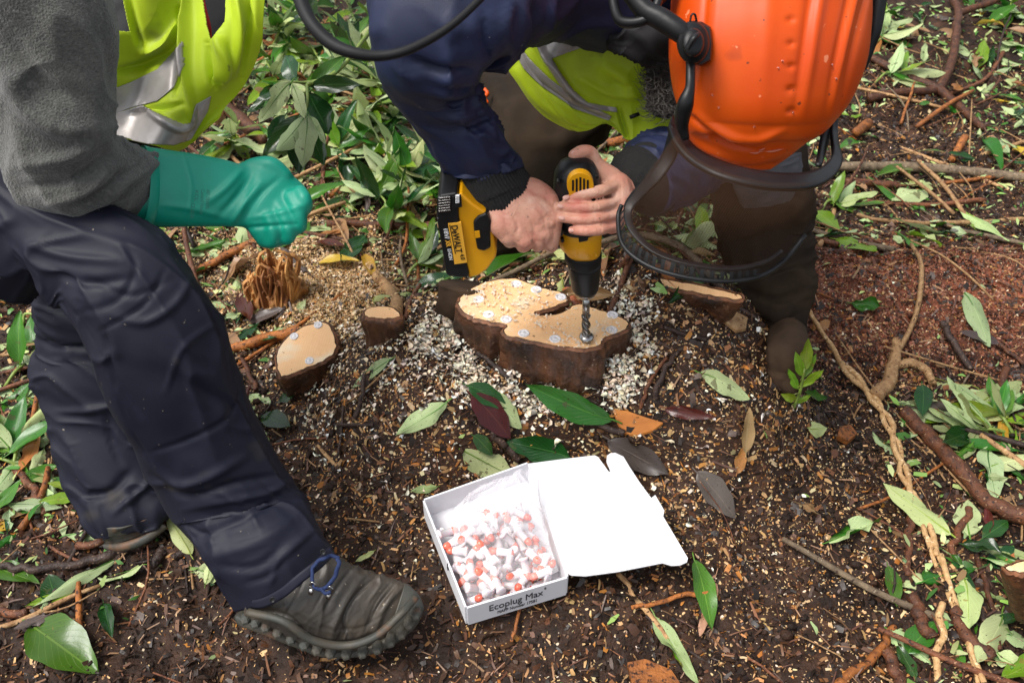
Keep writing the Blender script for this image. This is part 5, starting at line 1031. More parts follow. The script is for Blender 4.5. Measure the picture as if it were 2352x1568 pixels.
hand1.append(blob_chain([P(1262, 462, d1+.0), P(1285, 455, d1+.025), P(1300, 445, d1+.05)], [.014, .012, .010]))      # thumb reaching round
hand1.append(blob_chain([P(1050, 330, d1+.0), P(1110, 400, d1+.005), P(1150, 445, d1+.004), P(1190, 480, d1)], [.034, .031, .029, .026]))
hand1.append(blob_chain([P(1160, 450, d1+.005), P(1220, 490, d1-.001), P(1240, 510, d1)], [.026, .026, .022]))
hand2 = []; d2 = Y0; 
e2 = dep(PY(1340, 480, Y0-.045))    # in front of the housing
fg = [((1303, 454), (1340, 447), (1380, 438), (1424, 424), 13.5), ((1288, 474), (1325, 477), (1368, 476), (1432, 458), 13.5), ((1291, 500), (1328, 504), (1368, 504), (1428, 490), 13), ((1314, 528), (1340, 531), (1376, 529), (1418, 520), 11.5)]
for i, (t0, t1, t2, t3, r) in enumerate(fg):
    rr = pxr(r, e2); hand2.append(blob_chain([P(*t0, e2+.010), P(*t1, e2-.002), P(*t2, e2+.0), P((t2[0]+t3[0])/2, (t2[1]+t3[1])/2, e2+.012), P(*t3, e2+.026)], [rr*.86, rr*.97, rr*1.08, rr*1.0, rr*1.15]))
hand2.append(blob_chain([P(1319, 357, e2+.012), P(1336, 350, e2+.012), P(1356, 352, e2+.018), P(1372, 380, e2+.028), P(1402, 410, e2+.034)], [.0085, .0098, .0098, .0115, .017]))
hand2.append(blob_chain([P(1415, 430, e2+.035), P(1418, 470, e2+.035), P(1405, 505, e2+.035)], [.022, .024, .02]))
hand2.append(blob_chain([P(1400, 440, e2+.05), P(1400, 480, e2+.05)], [.02, .022]))
hand2.append(blob_chain([P(1405, 440, e2+.04), P(1440, 430, e2+.055), P(1490, 410, e2+.08)], [.025, .022, .020]))
hst1 = [([(1180, 545), (1190, 520), (1175, 490)], 5, -.0016), ([(1226, 548), (1225, 515), (1205, 480)], 5, -.0016), ([(1252, 530), (1250, 500), (1230, 470)], 5, -.0014), ([(1130, 470), (1170, 500), (1190, 470)], 3, .0008), ([(1262, 515), (1275, 512)], 9, .003), ([(1250, 545), (1256, 570)], 3, -.002)]
cre = []
for (t0, t1, t2, t3, r) in fg: cre += [([(t2[0]-3, t2[1]-8), (t2[0]-1, t2[1]+8)], 2.2, -.0009), ([(t2[0]+4, t2[1]-8), (t2[0]+5, t2[1]+8)], 2.2, -.0009), ([(t1[0]-2, t1[1]-7), (t1[0], t1[1]+7)], 2, -.0007)]
hst2 = cre+[([(1300, 470-5), (1340, 462), (1400, 450)], 2.2, -.0022), ([(1300, 489), (1345, 491), (1405, 480)], 2.2, -.0022), ([(1315, 515), (1350, 517), (1400, 508)], 2.2, -.0022)]
def bc2(p, r): return blob_chain(p, [q*.10 for q in r])
# rest of the body under the clothes
arm1 = bc2([P(1480, -160, 1.22), P(1150, -80, 1.08), P(950, 60, 1.03), P(1050, 290, d1-.03), P(1110, 400, d1+.005)], [.05, .05, .042, .036, .03])
arm2 = bc2([P(1900, -200, 1.35), P(1750, 100, 1.5), P(1650, 330, 1.42), P(1500, 420, e2+.09)], [.05, .045, .04, .03])
trunk = bc2([P(1350, 60, 1.85), P(1420, -80, 1.6), P(1600, -180, 1.35)], [.13, .14, .13])
head = bc2([P(1700, -60, 1.28), P(1720, 60, 1.2), P(1720, 160, 1.2)], [.06, .085, .075])
leg1 = bc2([P(1350, 60, 1.85), P(1320, 100, 1.85), P(1220, 330, 1.7), P(1110, 560, 1.78), P(1040, 690, 1.78)], [.1, .08, .065, .045, .04]); leg2 = bc2([P(1350, 60, 1.85), P(1500, 100, 1.8), P(1740, 400, 1.55), P(1780, 600, 1.6), P(1790, 840, 1.58)], [.1, .08, .065, .05, .04])
core = remesh(hand1+hand2+[arm1, arm2, trunk, head, leg1, leg2, bc2([P(1600, -180, 1.35), P(1700, -60, 1.28)], [.08, .06]), bc2([P(1480, -160, 1.22), P(1600, -180, 1.35), P(1900, -200, 1.35)], [.06, .08, .06])], .0018, 4, hst1+hst2)
def merge(meshes, name):
    VS, FS = [], []; off = 0
    for me in meshes:
        v = np.zeros(len(me.vertices)*3, np.float32); me.vertices.foreach_get('co', v); VS.append(v.reshape(-1, 3)); FS += [[off+i for i in p.vertices] for p in me.polygons]; off += len(me.vertices)
    out = bpy.data.meshes.new(name); out.from_pydata(np.vstack(VS).tolist(), [], FS); out.update(); return out
body2 = link(core, 'body', M['skin'], w2)
def nail(a, b, d, w, parent):
    d += .0012
    c = P((a[0]+b[0])/2, (a[1]+b[1])/2, d); ax = (P(*b, d)-P(*a, d))/2; v = c-CAMP; v /= np.linalg.norm(v); s = np.cross(ax, v); s /= np.linalg.norm(s); g = ellipsoid_geo(c, [ax, s*pxr(w, d)*.8, v*.0009], 14)
    return link(grid_mesh('fingernail', g, True), 'fingernail', M['nail'], parent)
nail((1292, 455), (1308, 452), e2-.0015, 6.5, body2); nail((1278+2, 472), (1294, 475), e2-.0012, 6, body2); nail((1282, 499), (1298, 502), e2-.0012, 6, body2); nail((1306, 528), (1320, 530), e2+.0003, 5, body2); nail((1312, 352), (1324, 349), e2+.004, 5, body2)
# trousers
loft('trousers', [(1130, 60, 1500, 80, 1.86, .7), (1105, 150, 1460, 190, 1.80, .7), (1105, 240, 1420, 270, 1.72, .65), (1105, 340, 1360, 330, 1.66, .6), (1090, 440, 1300, 420, 1.68, .6), (1040, 540, 1240, 530, 1.74, .6), (1012, 610, 1190, 610, 1.78, .65), (1005, 660, 1170, 680, 1.78, .7), (1010, 700, 1130, 730, 1.78, .7)], M['brown_trouser'], w2, fold=.008, Ls=.07, seed=2, na=110, nr=64, strokes=[([(1130, 170), (1150, 240), (1200, 300)], 10, .008), ([(1180, 300), (1260, 330), (1340, 310)], 14, .008), ([(1020, 620), (1080, 650), (1160, 640)], 10, -.008)])
t2 = loft('trousers', [(1560, 120, 1860, 160, 1.68, .7), (1600, 280, 1850, 280, 1.58, .7), (1625, 380, 1845, 360, 1.55, .7), (1640, 460, 1868, 450, 1.57, .65), (1652, 540, 1862, 530, 1.6, .65), (1665, 620, 1868, 620, 1.6, .65), (1680, 690, 1868, 680, 1.59, .65), (1722, 750, 1850, 740, 1.58, .65), (1745, 785, 1845, 780, 1.58, .65)], M['brown_trouser'], w2, fold=.010, Ls=.07, seed=5, na=110, nr=64, strokes=[([(1680, 600), (1760, 620), (1860, 590)], 9, -.008), ([(1690, 660), (1780, 690), (1860, 660)], 9, -.008), ([(1700, 720), (1780, 745), (1850, 715)], 9, -.006)])
M['trouser_grey'] = mat('trouser_grey', (.09, .09, .10), (.05, .05, .055), 20, rough=.85)
loft('knee_patch', [(1672, 398, 1842, 350, 1.40, .35), (1680, 430, 1838, 400, 1.41, .35), (1700, 470, 1820, 450, 1.45, .3)], M['trouser_grey'], w2, fold=.003)
# boots of worker 2
M['muddy_boot'] = mat('muddy_boot', (.035, .022, .014), (.07, .042, .025), 14, rough=.8, bump=.6, bscale=80, spec=.15)
def simple_boot(secs, parent, seed, m='muddy_boot'):
    return loft('boot', secs, M[m], parent, fold=.003, Ls=.03, seed=seed, na=50, nr=40)
gd = dep(G(1790, 890))
simple_boot([(1765, 760, 1850, 760, 1.56, .8), (1762, 800, 1856, 800, gd-.02, .8), (1766, 850, 1862, 850, gd-.015, .7), (1772, 885, 1858, 885, gd-.01, .6), (1785, 895, 1840, 895, gd, .5)], w2, 3)
gd = dep(G(1060, 715))
simple_boot([(1010, 650, 1130, 660, gd-.04, .8), (1004, 690, 1120, 700, gd-.03, .8), (1005, 715, 1100, 722, gd-.02, .7), (1020, 728, 1080, 730, gd-.01, .5)], w2, 4)
multi_tube('orange_trim', [([P(1112, 205, 1.655), P(1120, 215, 1.652), P(1113, 225, 1.65), P(1120, 238, 1.65)], [.004]*4, dict(res=14))], M['helmet'], w2, seg=6)
# jacket: torso, near sleeve, far sleeve
loft('jacket', [(1240, 60, 1560, 200, 1.80, .6), (1280, -40, 1680, 60, 1.62, .6), (1260, -160, 1850, -60, 1.45, .6), (1300, -280, 1900, -260, 1.4, .6)], M['navy_jacket'], w2, fold=.006)
sl1 = [(1330, -190, 1420, 110, 1.24, .8), (1210, -210, 1310, 80, 1.19, .8), (1100, -200, 1255, 92, 1.14, .8), (960, -130, 1205, 125, 1.08, .8), (865, -10, 1175, 120, 1.05, .8), (858, 110, 1118, 160, 1.07, .8), (880, 185, 1105, 195, 1.11, .8), (925, 260, 1130, 250, 1.15, .8), (975, 330, 1160, 310, 1.18, .8), (1020, 400, 1185, 355, d1-.005, .8), (1050, 435, 1200, 385, d1, .8)]
loft('sleeve', sl1, M['navy_jacket'], w2, fold=.006, Ls=.06, seed=4, na=150, nr=80, sharp=4, strokes=[([(930, 130), (1010, 165), (1090, 160)], 9, -.012), ([(900, 150), (980, 200), (1100, 195)], 8, .006), ([(940, 190), (1020, 205), (1105, 200)], 7, -.009), ([(960, 225), (1040, 245), (1120, 215)], 8, -.008), ([(980, 262), (1060, 270), (1130, 250)], 8, .006), ([(1000, 290), (1080, 300), (1150, 270)], 8, -.007), ([(1110, 20), (1115, 90), (1130, 140)], 6, -.009), ([(1180, -10), (1160, 60), (1170, 110)], 12, .008), ([(960, 0), (1030, 60), (1100, 70)], 16, .007), ([(1225, 10), (1235, 60), (1215, 110)], 8, -.010), ([(1270, 0), (1265, 50), (1250, 80)], 7, .007)])
V = loft_grid([(1048, 428, 1198, 376, d1, .82), (1056, 445, 1205, 388, d1, .8), (1066, 462, 1214, 400, d1+.002, .8), (1076, 475, 1221, 412, d1+.004, .8), (1090, 487, 1224, 426, d1+.006, .75), (1103, 485, 1212, 428, d1+.01, .7)], na=40, nr=480)
N = outw(V, grid_norm(V, True), True); a = np.arange(480); V = V+N*(.0007*np.sin(a*2*math.pi/8))[None, :, None]; link(grid_mesh('knit_cuff', V, True), 'knit_cuff', M['black_knit'], w2)
loft('sleeve', [(1700, 60, 1860, 230, 1.56, .8), (1600, 200, 1760, 360, 1.50, .8), (1520, 290, 1640, 430, 1.36, .8), (1465, 318, 1565, 470, 1.30, .85), (1436, 340, 1515, 482, 1.27, .85)], M['navy_jacket'], w2, fold=.007, Ls=.04, seed=6, na=90, nr=56)
loft('knit_cuff', [(1450, 330, 1530, 492, 1.285, .85), (1424, 348, 1506, 488, 1.268, .85), (1410, 362, 1486, 476, 1.262, .85), (1410, 378, 1470, 462, 1.265, .7)], M['black_knit'], w2, na=30, nr=60)
loft('collar', [(1395, 60, 1440, -20, 1.22, .6), (1400, 100, 1500, 10, 1.22, .5), (1440, 125, 1560, 60, 1.22, .5), (1490, 150, 1570, 100, 1.24, .4)], M['black_cloth'], w2, fold=.006, Ls=.04, seed=8)
loft('underlayer', [(1300, -40, 1560, 60, 1.40, .3), (1330, 80, 1560, 100, 1.40, .3), (1380, 180, 1560, 200, 1.40, .3), (1400, 240, 1560, 260, 1.40, .3)], M['black_cloth'], w2)
# vest
vd = [1.26, 1.27, 1.30, 1.32, 1.34, 1.34]
vr = [[(1270, -80), (1350, -80), (1420, -80), (1500, -80), (1570, -80)], [(1228, 10), (1290, 20), (1350, 25), (1430, 25), (1560, 20)], [(1160, 128), (1230, 125), (1300, 130), (1400, 130), (1556, 130)], [(1195, 197), (1250, 205), (1320, 210), (1420, 200), (1556, 200)], [(1247, 262), (1310, 275), (1360, 272), (1440, 264), (1556, 250)], [(1310, 298), (1350, 299), (1400, 282), (1448, 322), (1542, 292)]]
rows = [[(x, y, vd[i]+.03*abs(j-2)/2*(1 if j < 2 else -.5)) for j, (x, y) in enumerate(r)] for i, r in enumerate(vr)]
V, N = patch_grid(rows, 220, 200, fold=.0035, Ls=.05, seed=2, axis=0, strokes=[([(1215, 70), (1260, 140), (1330, 225), (1400, 262)], 9, .010), ([(1190, 110), (1230, 180), (1310, 240), (1400, 275)], 7, -.007), ([(1180, 150), (1240, 230), (1330, 290)], 14, .008), ([(1380, 150), (1430, 180), (1470, 235)], 14, .007), ([(1420, 250), (1432, 290), (1440, 315)], 5, -.012), ([(1300, 10), (1330, 60), (1300, 110)], 12, .009), ([(1350, 0), (1370, 40), (1345, 90)], 8, -.009), ([(1400, 190), (1450, 200)], 8, -.004), ([(1330, 180), (1400, 215), (1480, 225)], 9, .005)])
sil = [(1211, 60), (1262, 30), (1345, -60), (1412, -60), (1396, 40), (1385, 75), (1350, 105), (1302, 122), (1268, 135), (1290, 170), (1315, 205), (1350, 236), (1416, 248), (1418, 258), (1345, 249), (1318, 232), (1285, 195), (1245, 135)]
sil2 = [(1180, 120), (1188, 101), (1215, 135), (1260, 180), (1330, 232), (1405, 268), (1398, 277), (1320, 250), (1240, 195), (1205, 160)]
dark = [(1396, 40), (1385, 62), (1404, 95), (1440, 118), (1483, 131), (1486, 236), (1480, 250), (1500, 262), (1556, 240), (1575, -90), (1410, -90)]
vest2 = sheet('hi_vis_vest', V, N, M['hivis'], w2, keep=lambda X, Y: ~inpoly(X, Y, dark))
for sp in (sil, sil2): b = sheet('reflective_band', V, N, M['silver'], vest2, keep=lambda X, Y: inpoly(X, Y, sp) & ~inpoly(X, Y, dark), off=.0018, thick=.001)
multi_tube('zip_pull', [([P(1463, 195, 1.315), P(1475, 190, 1.315), P(1474, 205, 1.315), P(1463, 207, 1.315), P(1463, 195, 1.315)], [.0015]*5, dict(res=16)), ([P(1447, 270, 1.32), P(1468, 262, 1.32)], [.003, .003])], M['black_plastic'], vest2, seg=6)
# beard: a mass plus strands
ch = []
for i in range(900):
    x = rng.uniform(1486, 1556); y = rng.uniform(80, 262); d = 1.27+rng.uniform(-.02, .03); an = rng.normal(2.0, .9); L = rng.uniform(12, 38)
    if x < 1486+max(0, (y-190))*.1: continue
    p0 = P(x, y, d); p1 = P(x+math.cos(an)*L*.5+rng.normal(0, 4), y+math.sin(an)*L*.5, d-.004); p2 = P(x+math.cos(an+.7)*L, y+math.sin(an+.7)*L, d-.002); ch.append(([p0, p1, p2], [.0006, .0005, .0002], dict(res=6)))
bd = multi_tube('beard', ch, M['hair'], body2, seg=3)
loft('beard', [(1490, 60, 1570, 60, 1.31, .5), (1486, 130, 1570, 120, 1.31, .5), (1488, 200, 1572, 190, 1.31, .5), (1500, 255, 1572, 245, 1.31, .4), (1525, 270, 1565, 262, 1.31, .4)], M['black_cloth'], body2, fold=.004)
# helmet
hsec = [(1700, -300, 1830, -300, 1.20, 1.0), (1640, -270, 1895, -270, 1.17, .95), (1580, -190, 1950, -190, 1.13, .9), (1552, -90, 1980, -90, 1.10, .85), (1542, 10, 1992, 10, 1.08, .82), (1538, 90, 1991, 80, 1.075, .80), (1540, 150, 1982, 150, 1.075, .78), (1549, 215, 1957, 212, 1.08, .76), (1562, 262, 1918, 266, 1.09, .74), (1574, 300, 1872, 312, 1.10, .70), (1606, 345, 1834, 340, 1.105, .62), (1650, 372, 1795, 372, 1.11, .5), (1700, 388, 1770, 389, 1.11, .35)]
V = loft_grid(hsec, na=200, nr=220); N = outw(V, grid_norm(V, True), True); X, Y = proj(V)
cx = 1768+0*Y; halfw = 225.0; u = (X-1700-(Y-390)*(-.02))/225; amp = np.clip((300-Y)/160, 0, 1)*((np.sum(N*(V-CAMP), -1)) < 0)
ridge = 0
for uc, w, a in ((.63, .045, -.0040), (.72, .05, .004), (.98, .03, -.003), (1.04, .03, .0035), (1.14, .03, -.003), (.24, .09, .0025), (-.3, .07, .0022), (-.42, .03, -.0028)): ridge = ridge+a*np.exp(-((u*(1+.25*np.clip((Y-100)/300, -1, 1)*np.sign(u))-uc)/w)**2)
V = V+N*(ridge*amp)[..., None]
st = [([(1580, 262), (1612, 290), (1655, 322), (1700, 338), (1745, 345)], 7, -.006), ([(1600, 262), (1640, 292), (1690, 318), (1740, 322), (1800, 300)], 9, .006), ([(1575, 300), (1610, 335), (1670, 362), (1730, 372), (1800, 350)], 9, .004)]
st += [([(1816-8, y), (1816+8, y+1)], 6, -.004) for y in (45, 100, 152, 205, 255)]
V = V+N*strokes_disp(V, N, st)[..., None]
helmet = link(grid_mesh('helmet', V, True), 'helmet', M['helmet'], w2)
M['scuff'] = mat('scuff', (.55, .32, .24), (.75, .12, .03), 30, rough=.5)
# scuff marks on the rim
def on_helm(x, y, off=.0008):
    k = np.argmin((X-x)**2+(Y-y)**2+1e6*(np.sum(N*(V-CAMP), -1) > 0)); q = V.reshape(-1, 3)[k]+N.reshape(-1, 3)[k]*off; return P(x, y, dep(q)-.0006)
for p0, p1 in (((1720, 353), (1757, 349)), ((1757, 349), (1800, 342)), ((1745, 345), (1760, 340))): multi_tube('scuff_mark', [([on_helm(*p0), on_helm((p0[0]+p1[0])/2, (p0[1]+p1[1])/2), on_helm(*p1)], [.0008, .0022, .0006], dict(res=10, flat=.3, wob=.0015, seed=p0[0]))], M['scuff'], helmet, seg=6)
# water drops
ch = []
for i in range(9):
    x, y = rng.uniform(1600, 1940), rng.uniform(5, 300); q = on_helm(x, y, 0); ch.append(ellipsoid_geo(q, [np.array((.0016, 0, 0)), np.array((0, .0016, 0)), np.array((0, 0, .0012))], 6))
VS, FS = [], []
for g in ch: v, f = tube_vf(g, len(VS)); VS += v; FS += f
M['water'] = mat('water', (.9, .9, .9), rough=.05, trans=1); link(mesh_of('water_drops', VS, FS), 'water_drops', M['water'], helmet)['kind'] = 'stuff'
# visor: brow band, mesh, rim
dv = 1.03
band = [(1556, 250, 1.07), (1562, 300, 1.05), (1595, 345, 1.02), (1650, 378, 1.0), (1720, 400, .985), (1790, 412, .985), (1860, 408, 1.0), (1905, 395, 1.03), (1926, 365, 1.07), (1922, 320, 1.11), (1908, 270, 1.14)]
def ribbon(name, top, bot, m, parent, th=.003, n=90, k=6):
    a = cr(top, n); b = cr(bot, n); g = np.array([[P(*(a[i]*(1-t)+b[i]*t)) for t in np.linspace(0, 1, k)] for i in range(n)]); N_ = outw(g, grid_norm(g, False), False); bul = np.sin(np.linspace(0, math.pi, k))*.0006; g = g+N_*bul[None, :, None]
    return sheet(name, g, N_, m, parent, thick=th)
ribbon('visor_brow', [(1545, 262, 1.07), (1566, 296, 1.05), (1600, 338, 1.03), (1652, 366, 1.015), (1720, 386, 1.0), (1790, 396, 1.0), (1856, 394, 1.01), (1896, 376, 1.04), (1914, 348, 1.07), (1912, 300, 1.11), (1915, 262, 1.14)],
       [(1536, 288, 1.05), (1550, 326, 1.03), (1587, 366, 1.01), (1642, 397, .99), (1713, 419, .98), (1790, 430, .98), (1864, 427, .99), (1911, 408, 1.02), (1936, 370, 1.06), (1927, 325, 1.10), (1924, 270, 1.13)], M['black_plastic'], helmet, .006)
mt_ = [(1552, 310, 1.03), (1592, 358, 1.01), (1646, 388, .99), (1715, 410, .98), (1790, 421, .98), (1862, 418, .99), (1900, 405, 1.02)]
mb_ = [(1432, 480, 1.10), (1450, 545, 1.08), (1510, 590, 1.06), (1590, 617, 1.045), (1680, 625, 1.04), (1755, 612, 1.05), (1815, 575, 1.08)]
mm = [((a[0]+b[0])/2+dx, (a[1]+b[1])/2+dy, (a[2]+b[2])/2-.025) for (a, b, dx, dy) in zip(mt_, mb_, (-5, -10, -15, -5, 5, 15, 12), (5, 5, 5, 3, 0, 0, 0))]
V, N = patch_grid([mt_, mm, mb_], 120, 90); sheet('visor_screen', V, N, M['visor_mesh'], helmet, thick=0)
ribbon('visor_rim', [(1540, 285, 1.05), (1520, 355, 1.07), (1490, 400, 1.08), (1448, 445, 1.10), (1432, 480, 1.10), (1444, 530, 1.08), (1500, 580, 1.06), (1580, 608, 1.045), (1680, 620, 1.04), (1755, 606, 1.05), (1800, 578, 1.07)],
       [(1562, 325, 1.04), (1548, 368, 1.06), (1512, 418, 1.07), (1472, 458, 1.09), (1452, 485, 1.095), (1461, 525, 1.08), (1508, 570, 1.065), (1585, 598, 1.05), (1680, 610, 1.045), (1752, 597, 1.055), (1793, 572, 1.075)], M['black_plastic'], helmet, .003)
M['visor_mesh_open'] = film('visor_mesh_open', (.01, .01, .01), .42, .5, 34, .3)
ribbon('visor_skirt', [(1432, 480, 1.10), (1440, 535, 1.08), (1490, 580, 1.06), (1575, 610, 1.045), (1670, 622, 1.04), (1745, 616, 1.05)], [(1420, 500, 1.105), (1430, 562, 1.085), (1484, 608, 1.065), (1570, 636, 1.05), (1668, 646, 1.045), (1745, 637, 1.055)], M['visor_mesh_open'], helmet, 0)
multi_tube('visor_edge', [([P(1428, 470, 1.105), P(1420, 500, 1.105), P(1430, 562, 1.085), P(1484, 608, 1.065), P(1570, 636, 1.05), P(1668, 646, 1.045), P(1745, 635, 1.055), P(1800, 600, 1.08), P(1850, 540, 1.09)], [.003]*9, dict(res=40))], M['black_plastic'], helmet, seg=8)
# ear defender arm and pivot
dk = 1.0
def boxtube(name, pts, r, parent=helmet, flat=.6, m='black_plastic'): return multi_tube(name, [([P(*p) for p in pts], [pxr(x, pts[0][2]) for x in r], dict(res=30, flat=flat))], M[m], parent, seg=8)
boxtube('muff_arm', [(1600, 100, .985), (1560, 72, .985), (1520, 45, .99), (1480, 22, .995), (1440, -30, 1.0)], [22, 26, 27, 25, 24], flat=1)
boxtube('muff_bracket', [(1405, -30, 1.0), (1412, 20, 1.0), (1428, 50, 1.0), (1470, 50, .995), (1500, 30, .99), (1520, -20, .99)], [11, 12, 13, 12, 11, 10], flat=1)
V = np.array([[P(1592+rx*math.cos(t), 98+ry*math.sin(t), dd) for t in np.linspace(0, 6.2832, 40, endpoint=False)] for rx, ry, dd in ((38, 50, 1.02), (38, 50, .985), (33, 45, .975), (26, 34, .974), (25, 33, .962), (20, 28, .957), (6, 8, .957))]); link(grid_mesh('pivot_knob', V, True), 'pivot_knob', M['black_plastic'], helmet)
pl_ = [(1560, 62), (1580, 50), (1612, 50), (1632, 62), (1637, 100), (1633, 140), (1612, 152), (1580, 148), (1562, 128)]; V = np.array([[P(x+(1597-x)*q, y+(100-y)*q, dd) for x, y in pl_] for q, dd in ((0, 1.03), (0, .998), (.08, .992), (.9, .992))]); pm = link(grid_mesh('pivot_plate', V, True), 'pivot_plate', M['black_plastic'], helmet, smooth=False)
boxtube('wing_nut', [(1578, 112, .956), (1592, 88, .950), (1604, 78, .954)], [8, 9, 7])
boxtube('hook', [(1584, 58, .985), (1588, 36, .98), (1596, 34, .98), (1600, 50, .985)], [4, 4, 4, 4])
boxtube('visor_arm', [(1586, 130, .99), (1586, 175, .985), (1584, 205, .985), (1574, 240, .99), (1566, 285, 1.01), (1575, 320, 1.02)], [11, 11, 12, 19, 16, 9], flat=.8)
boxtube('visor_arm', [(2025, -30, 1.15), (2012, 60, 1.16), (1998, 110, 1.17), (1982, 160, 1.18)], [16, 15, 12, 8])
boxtube('visor_arm', [(1926, 240, 1.16), (1905, 280, 1.14), (1892, 330, 1.11), (1880, 380, 1.05)], [9, 12, 10, 7])
loft('ear_muff', [(1420, -60, 1560, -80, 1.04, .6), (1425, -20, 1545, -20, 1.04, .6), (1440, 10, 1520, 10, 1.05, .5)], M['black_plastic'], helmet)
# ================================================================== WORKER 1 (left)
w1 = empty('person', G(700, 1440), 'standing worker at left in grey fleece, yellow vest, long green glove and dark waterproof trousers', 'person')
gb = dep(G(300, 1240)); gf = dep(G(760, 1480))
core1 = remesh([bc2([P(40, -250, .98), P(90, 200, 1.02), P(110, 400, 1.06), P(330, 430, 1.15), P(600, 450, 1.24)], [.05, .052, .045, .036, .03]), bc2([P(380, -260, 1.25), P(150, 100, 1.22), P(40, 420, 1.2)], [.11, .12, .12]), bc2([P(40, 420, 1.2), P(360, 660, 1.13), P(500, 1050, 1.225), P(640, 1330, gf-.035)], [.08, .06, .045, .035]), bc2([P(40, 420, 1.2), P(200, 720, 1.35), P(290, 1180, gb-.04)], [.08, .06, .04]), bc2([P(40, -250, .98), P(380, -260, 1.25)], [.05, .07])], .0022, 3)
body1 = link(core1, 'body', M['skin'], w1)
# back leg
loft('trousers', [(60, 560, 420, 620, 1.30, .5), (72, 680, 440, 720, 1.36, .5), (85, 790, 430, 800, 1.40, .5), (80, 860, 420, 880, 1.41, .5), (118, 960, 420, 960, 1.42, .45), (122, 1040, 400, 1040, 1.42, .45), (160, 1120, 398, 1120, 1.42, .45), (195, 1190, 396, 1170, gb-.03, .45), (225, 1225, 385, 1200, gb-.025, .45)], M['navy_trouser'], w1, fold=.0055, Ls=.06, seed=9, na=170, nr=110, sharp=4.5, strokes=[([(85, 690), (160, 720), (260, 700)], 12, -.010), ([(90, 780), (180, 800), (300, 780)], 8, -.008), ([(130, 945), (220, 940), (300, 920)], 8, .006), ([(250, 930), (255, 1010), (280, 1070)], 6, -.006), ([(300, 1080), (250, 1130), (190, 1140)], 10, -.008), ([(370, 1080), (320, 1130), (260, 1180)], 7, .008)])
simple = [(205, 1200, 380, 1165, gb-.03, .5), (232, 1232, 372, 1190, gb-.02, .5), (240, 1250, 360, 1218, gb-.012, .45), (262, 1262, 330, 1248, gb, .4)]
simple_boot(simple, w1, 6, 'boot_sole')
loft('boot_sole', [(238, 1248, 250, 1262, gb-.03, .8), (280, 1245, 290, 1264, gb-.045, .8), (330, 1228, 340, 1246, gb-.045, .8), (370, 1200, 385, 1212, gb-.03, .8)], M['boot_sole'], w1)
# front leg
fst = [([(150, 690), (225, 800), (300, 980), (360, 1080), (440, 1230), (545, 1380)], 2.2, -.0025), ([(560, 880), (520, 960), (430, 1010), (340, 1040)], 6, -.005), ([(380, 620), (330, 700), (230, 760)], 6, -.006), ([(500, 740), (420, 800), (380, 900)], 7, .005), ([(420, 1200), (480, 1230), (560, 1230)], 5, -.006), ([(590, 1100), (640, 1140), (690, 1150)], 5, -.006), ([(480, 1120), (560, 1160), (600, 1220)], 6, .005), ([(250, 720), (330, 740), (400, 700), (440, 640)], 10, .008), ([(120, 620), (200, 650), (300, 640)], 12, -.009), ([(60, 560), (160, 590), (280, 600)], 12, .008), ([(290, 560), (310, 620), (270, 690), (180, 720)], 9, -.005), ([(200, 640), (300, 680), (400, 640)], 7, -.005), ([(240, 760), (260, 860), (320, 950)], 10, -.008), ([(430, 640), (480, 700), (510, 780)], 8, -.004), ([(340, 1050), (400, 1110), (470, 1100), (560, 1050)], 12, .010), ([(350, 1090), (430, 1140), (540, 1110), (650, 1090)], 10, -.009), ([(420, 1170), (520, 1150), (620, 1130), (680, 1090)], 9, .006), ([(430, 1240), (540, 1200), (660, 1130)], 10, -.008), ([(470, 1280), (580, 1250), (680, 1190)], 12, .010), ([(500, 1300), (590, 1300), (660, 1240)], 8, -.008), ([(620, 1340), (640, 1290), (690, 1240), (720, 1215)], 8, .009), ([(560, 1340), (620, 1320), (660, 1270)], 7, -.006), ([(460, 850), (500, 900), (520, 980)], 16, .006), ([(560, 800), (580, 900), (620, 1000)], 14, -.004)]
loft('trousers', [(-260, 380, 60, 700, 1.16, .55), (-120, 300, 90, 660, 1.14, .55), (0, 330, 110, 640, 1.13, .55), (150, 420, 130, 700, 1.12, .6), (335, 510, 150, 700, 1.11, .6), (412, 592, 182, 745, 1.11, .6), (490, 700, 218, 828, 1.13, .6), (528, 822, 248, 920, 1.16, .6), (580, 936, 298, 1010, 1.20, .6), (645, 1060, 350, 1105, 1.24, .6), (694, 1140, 402, 1200, 1.26, .6), (735, 1215, 470, 1290, gf-.06, .62), (768, 1275, 540, 1395, gf-.05, .62)], M['navy_trouser'], w1, fold=.0042, Ls=.10, seed=1, na=240, nr=150, sharp=4.5, strokes=[(p_, w_*.85, a_*.62) for p_, w_, a_ in fst])
hemc = [(766, 1270, gf-.09), (735, 1300, gf-.115), (690, 1335, gf-.125), (650, 1368, gf-.12), (600, 1392, gf-.10), (550, 1393, gf-.07)]
ribbon('trouser_hem', [(a-8, b-16, c) for a, b, c in hemc], [(a+3, b+4, c) for a, b, c in hemc], M['navy_trouser'], w1, .002, k=5)
for x, y in ((742, 1267), (626, 1377)): 
    V = np.array([[P(x+r*math.cos(t), y+r*math.sin(t), gf-.128-zz) for t in np.linspace(0, 6.2832, 20, endpoint=False)] for r, zz in ((7, 0), (7, .003), (5, .0035), (4, .002), (2, .002))]); link(grid_mesh('snap_button', V, True), 'snap_button', M['black_plastic'], w1)
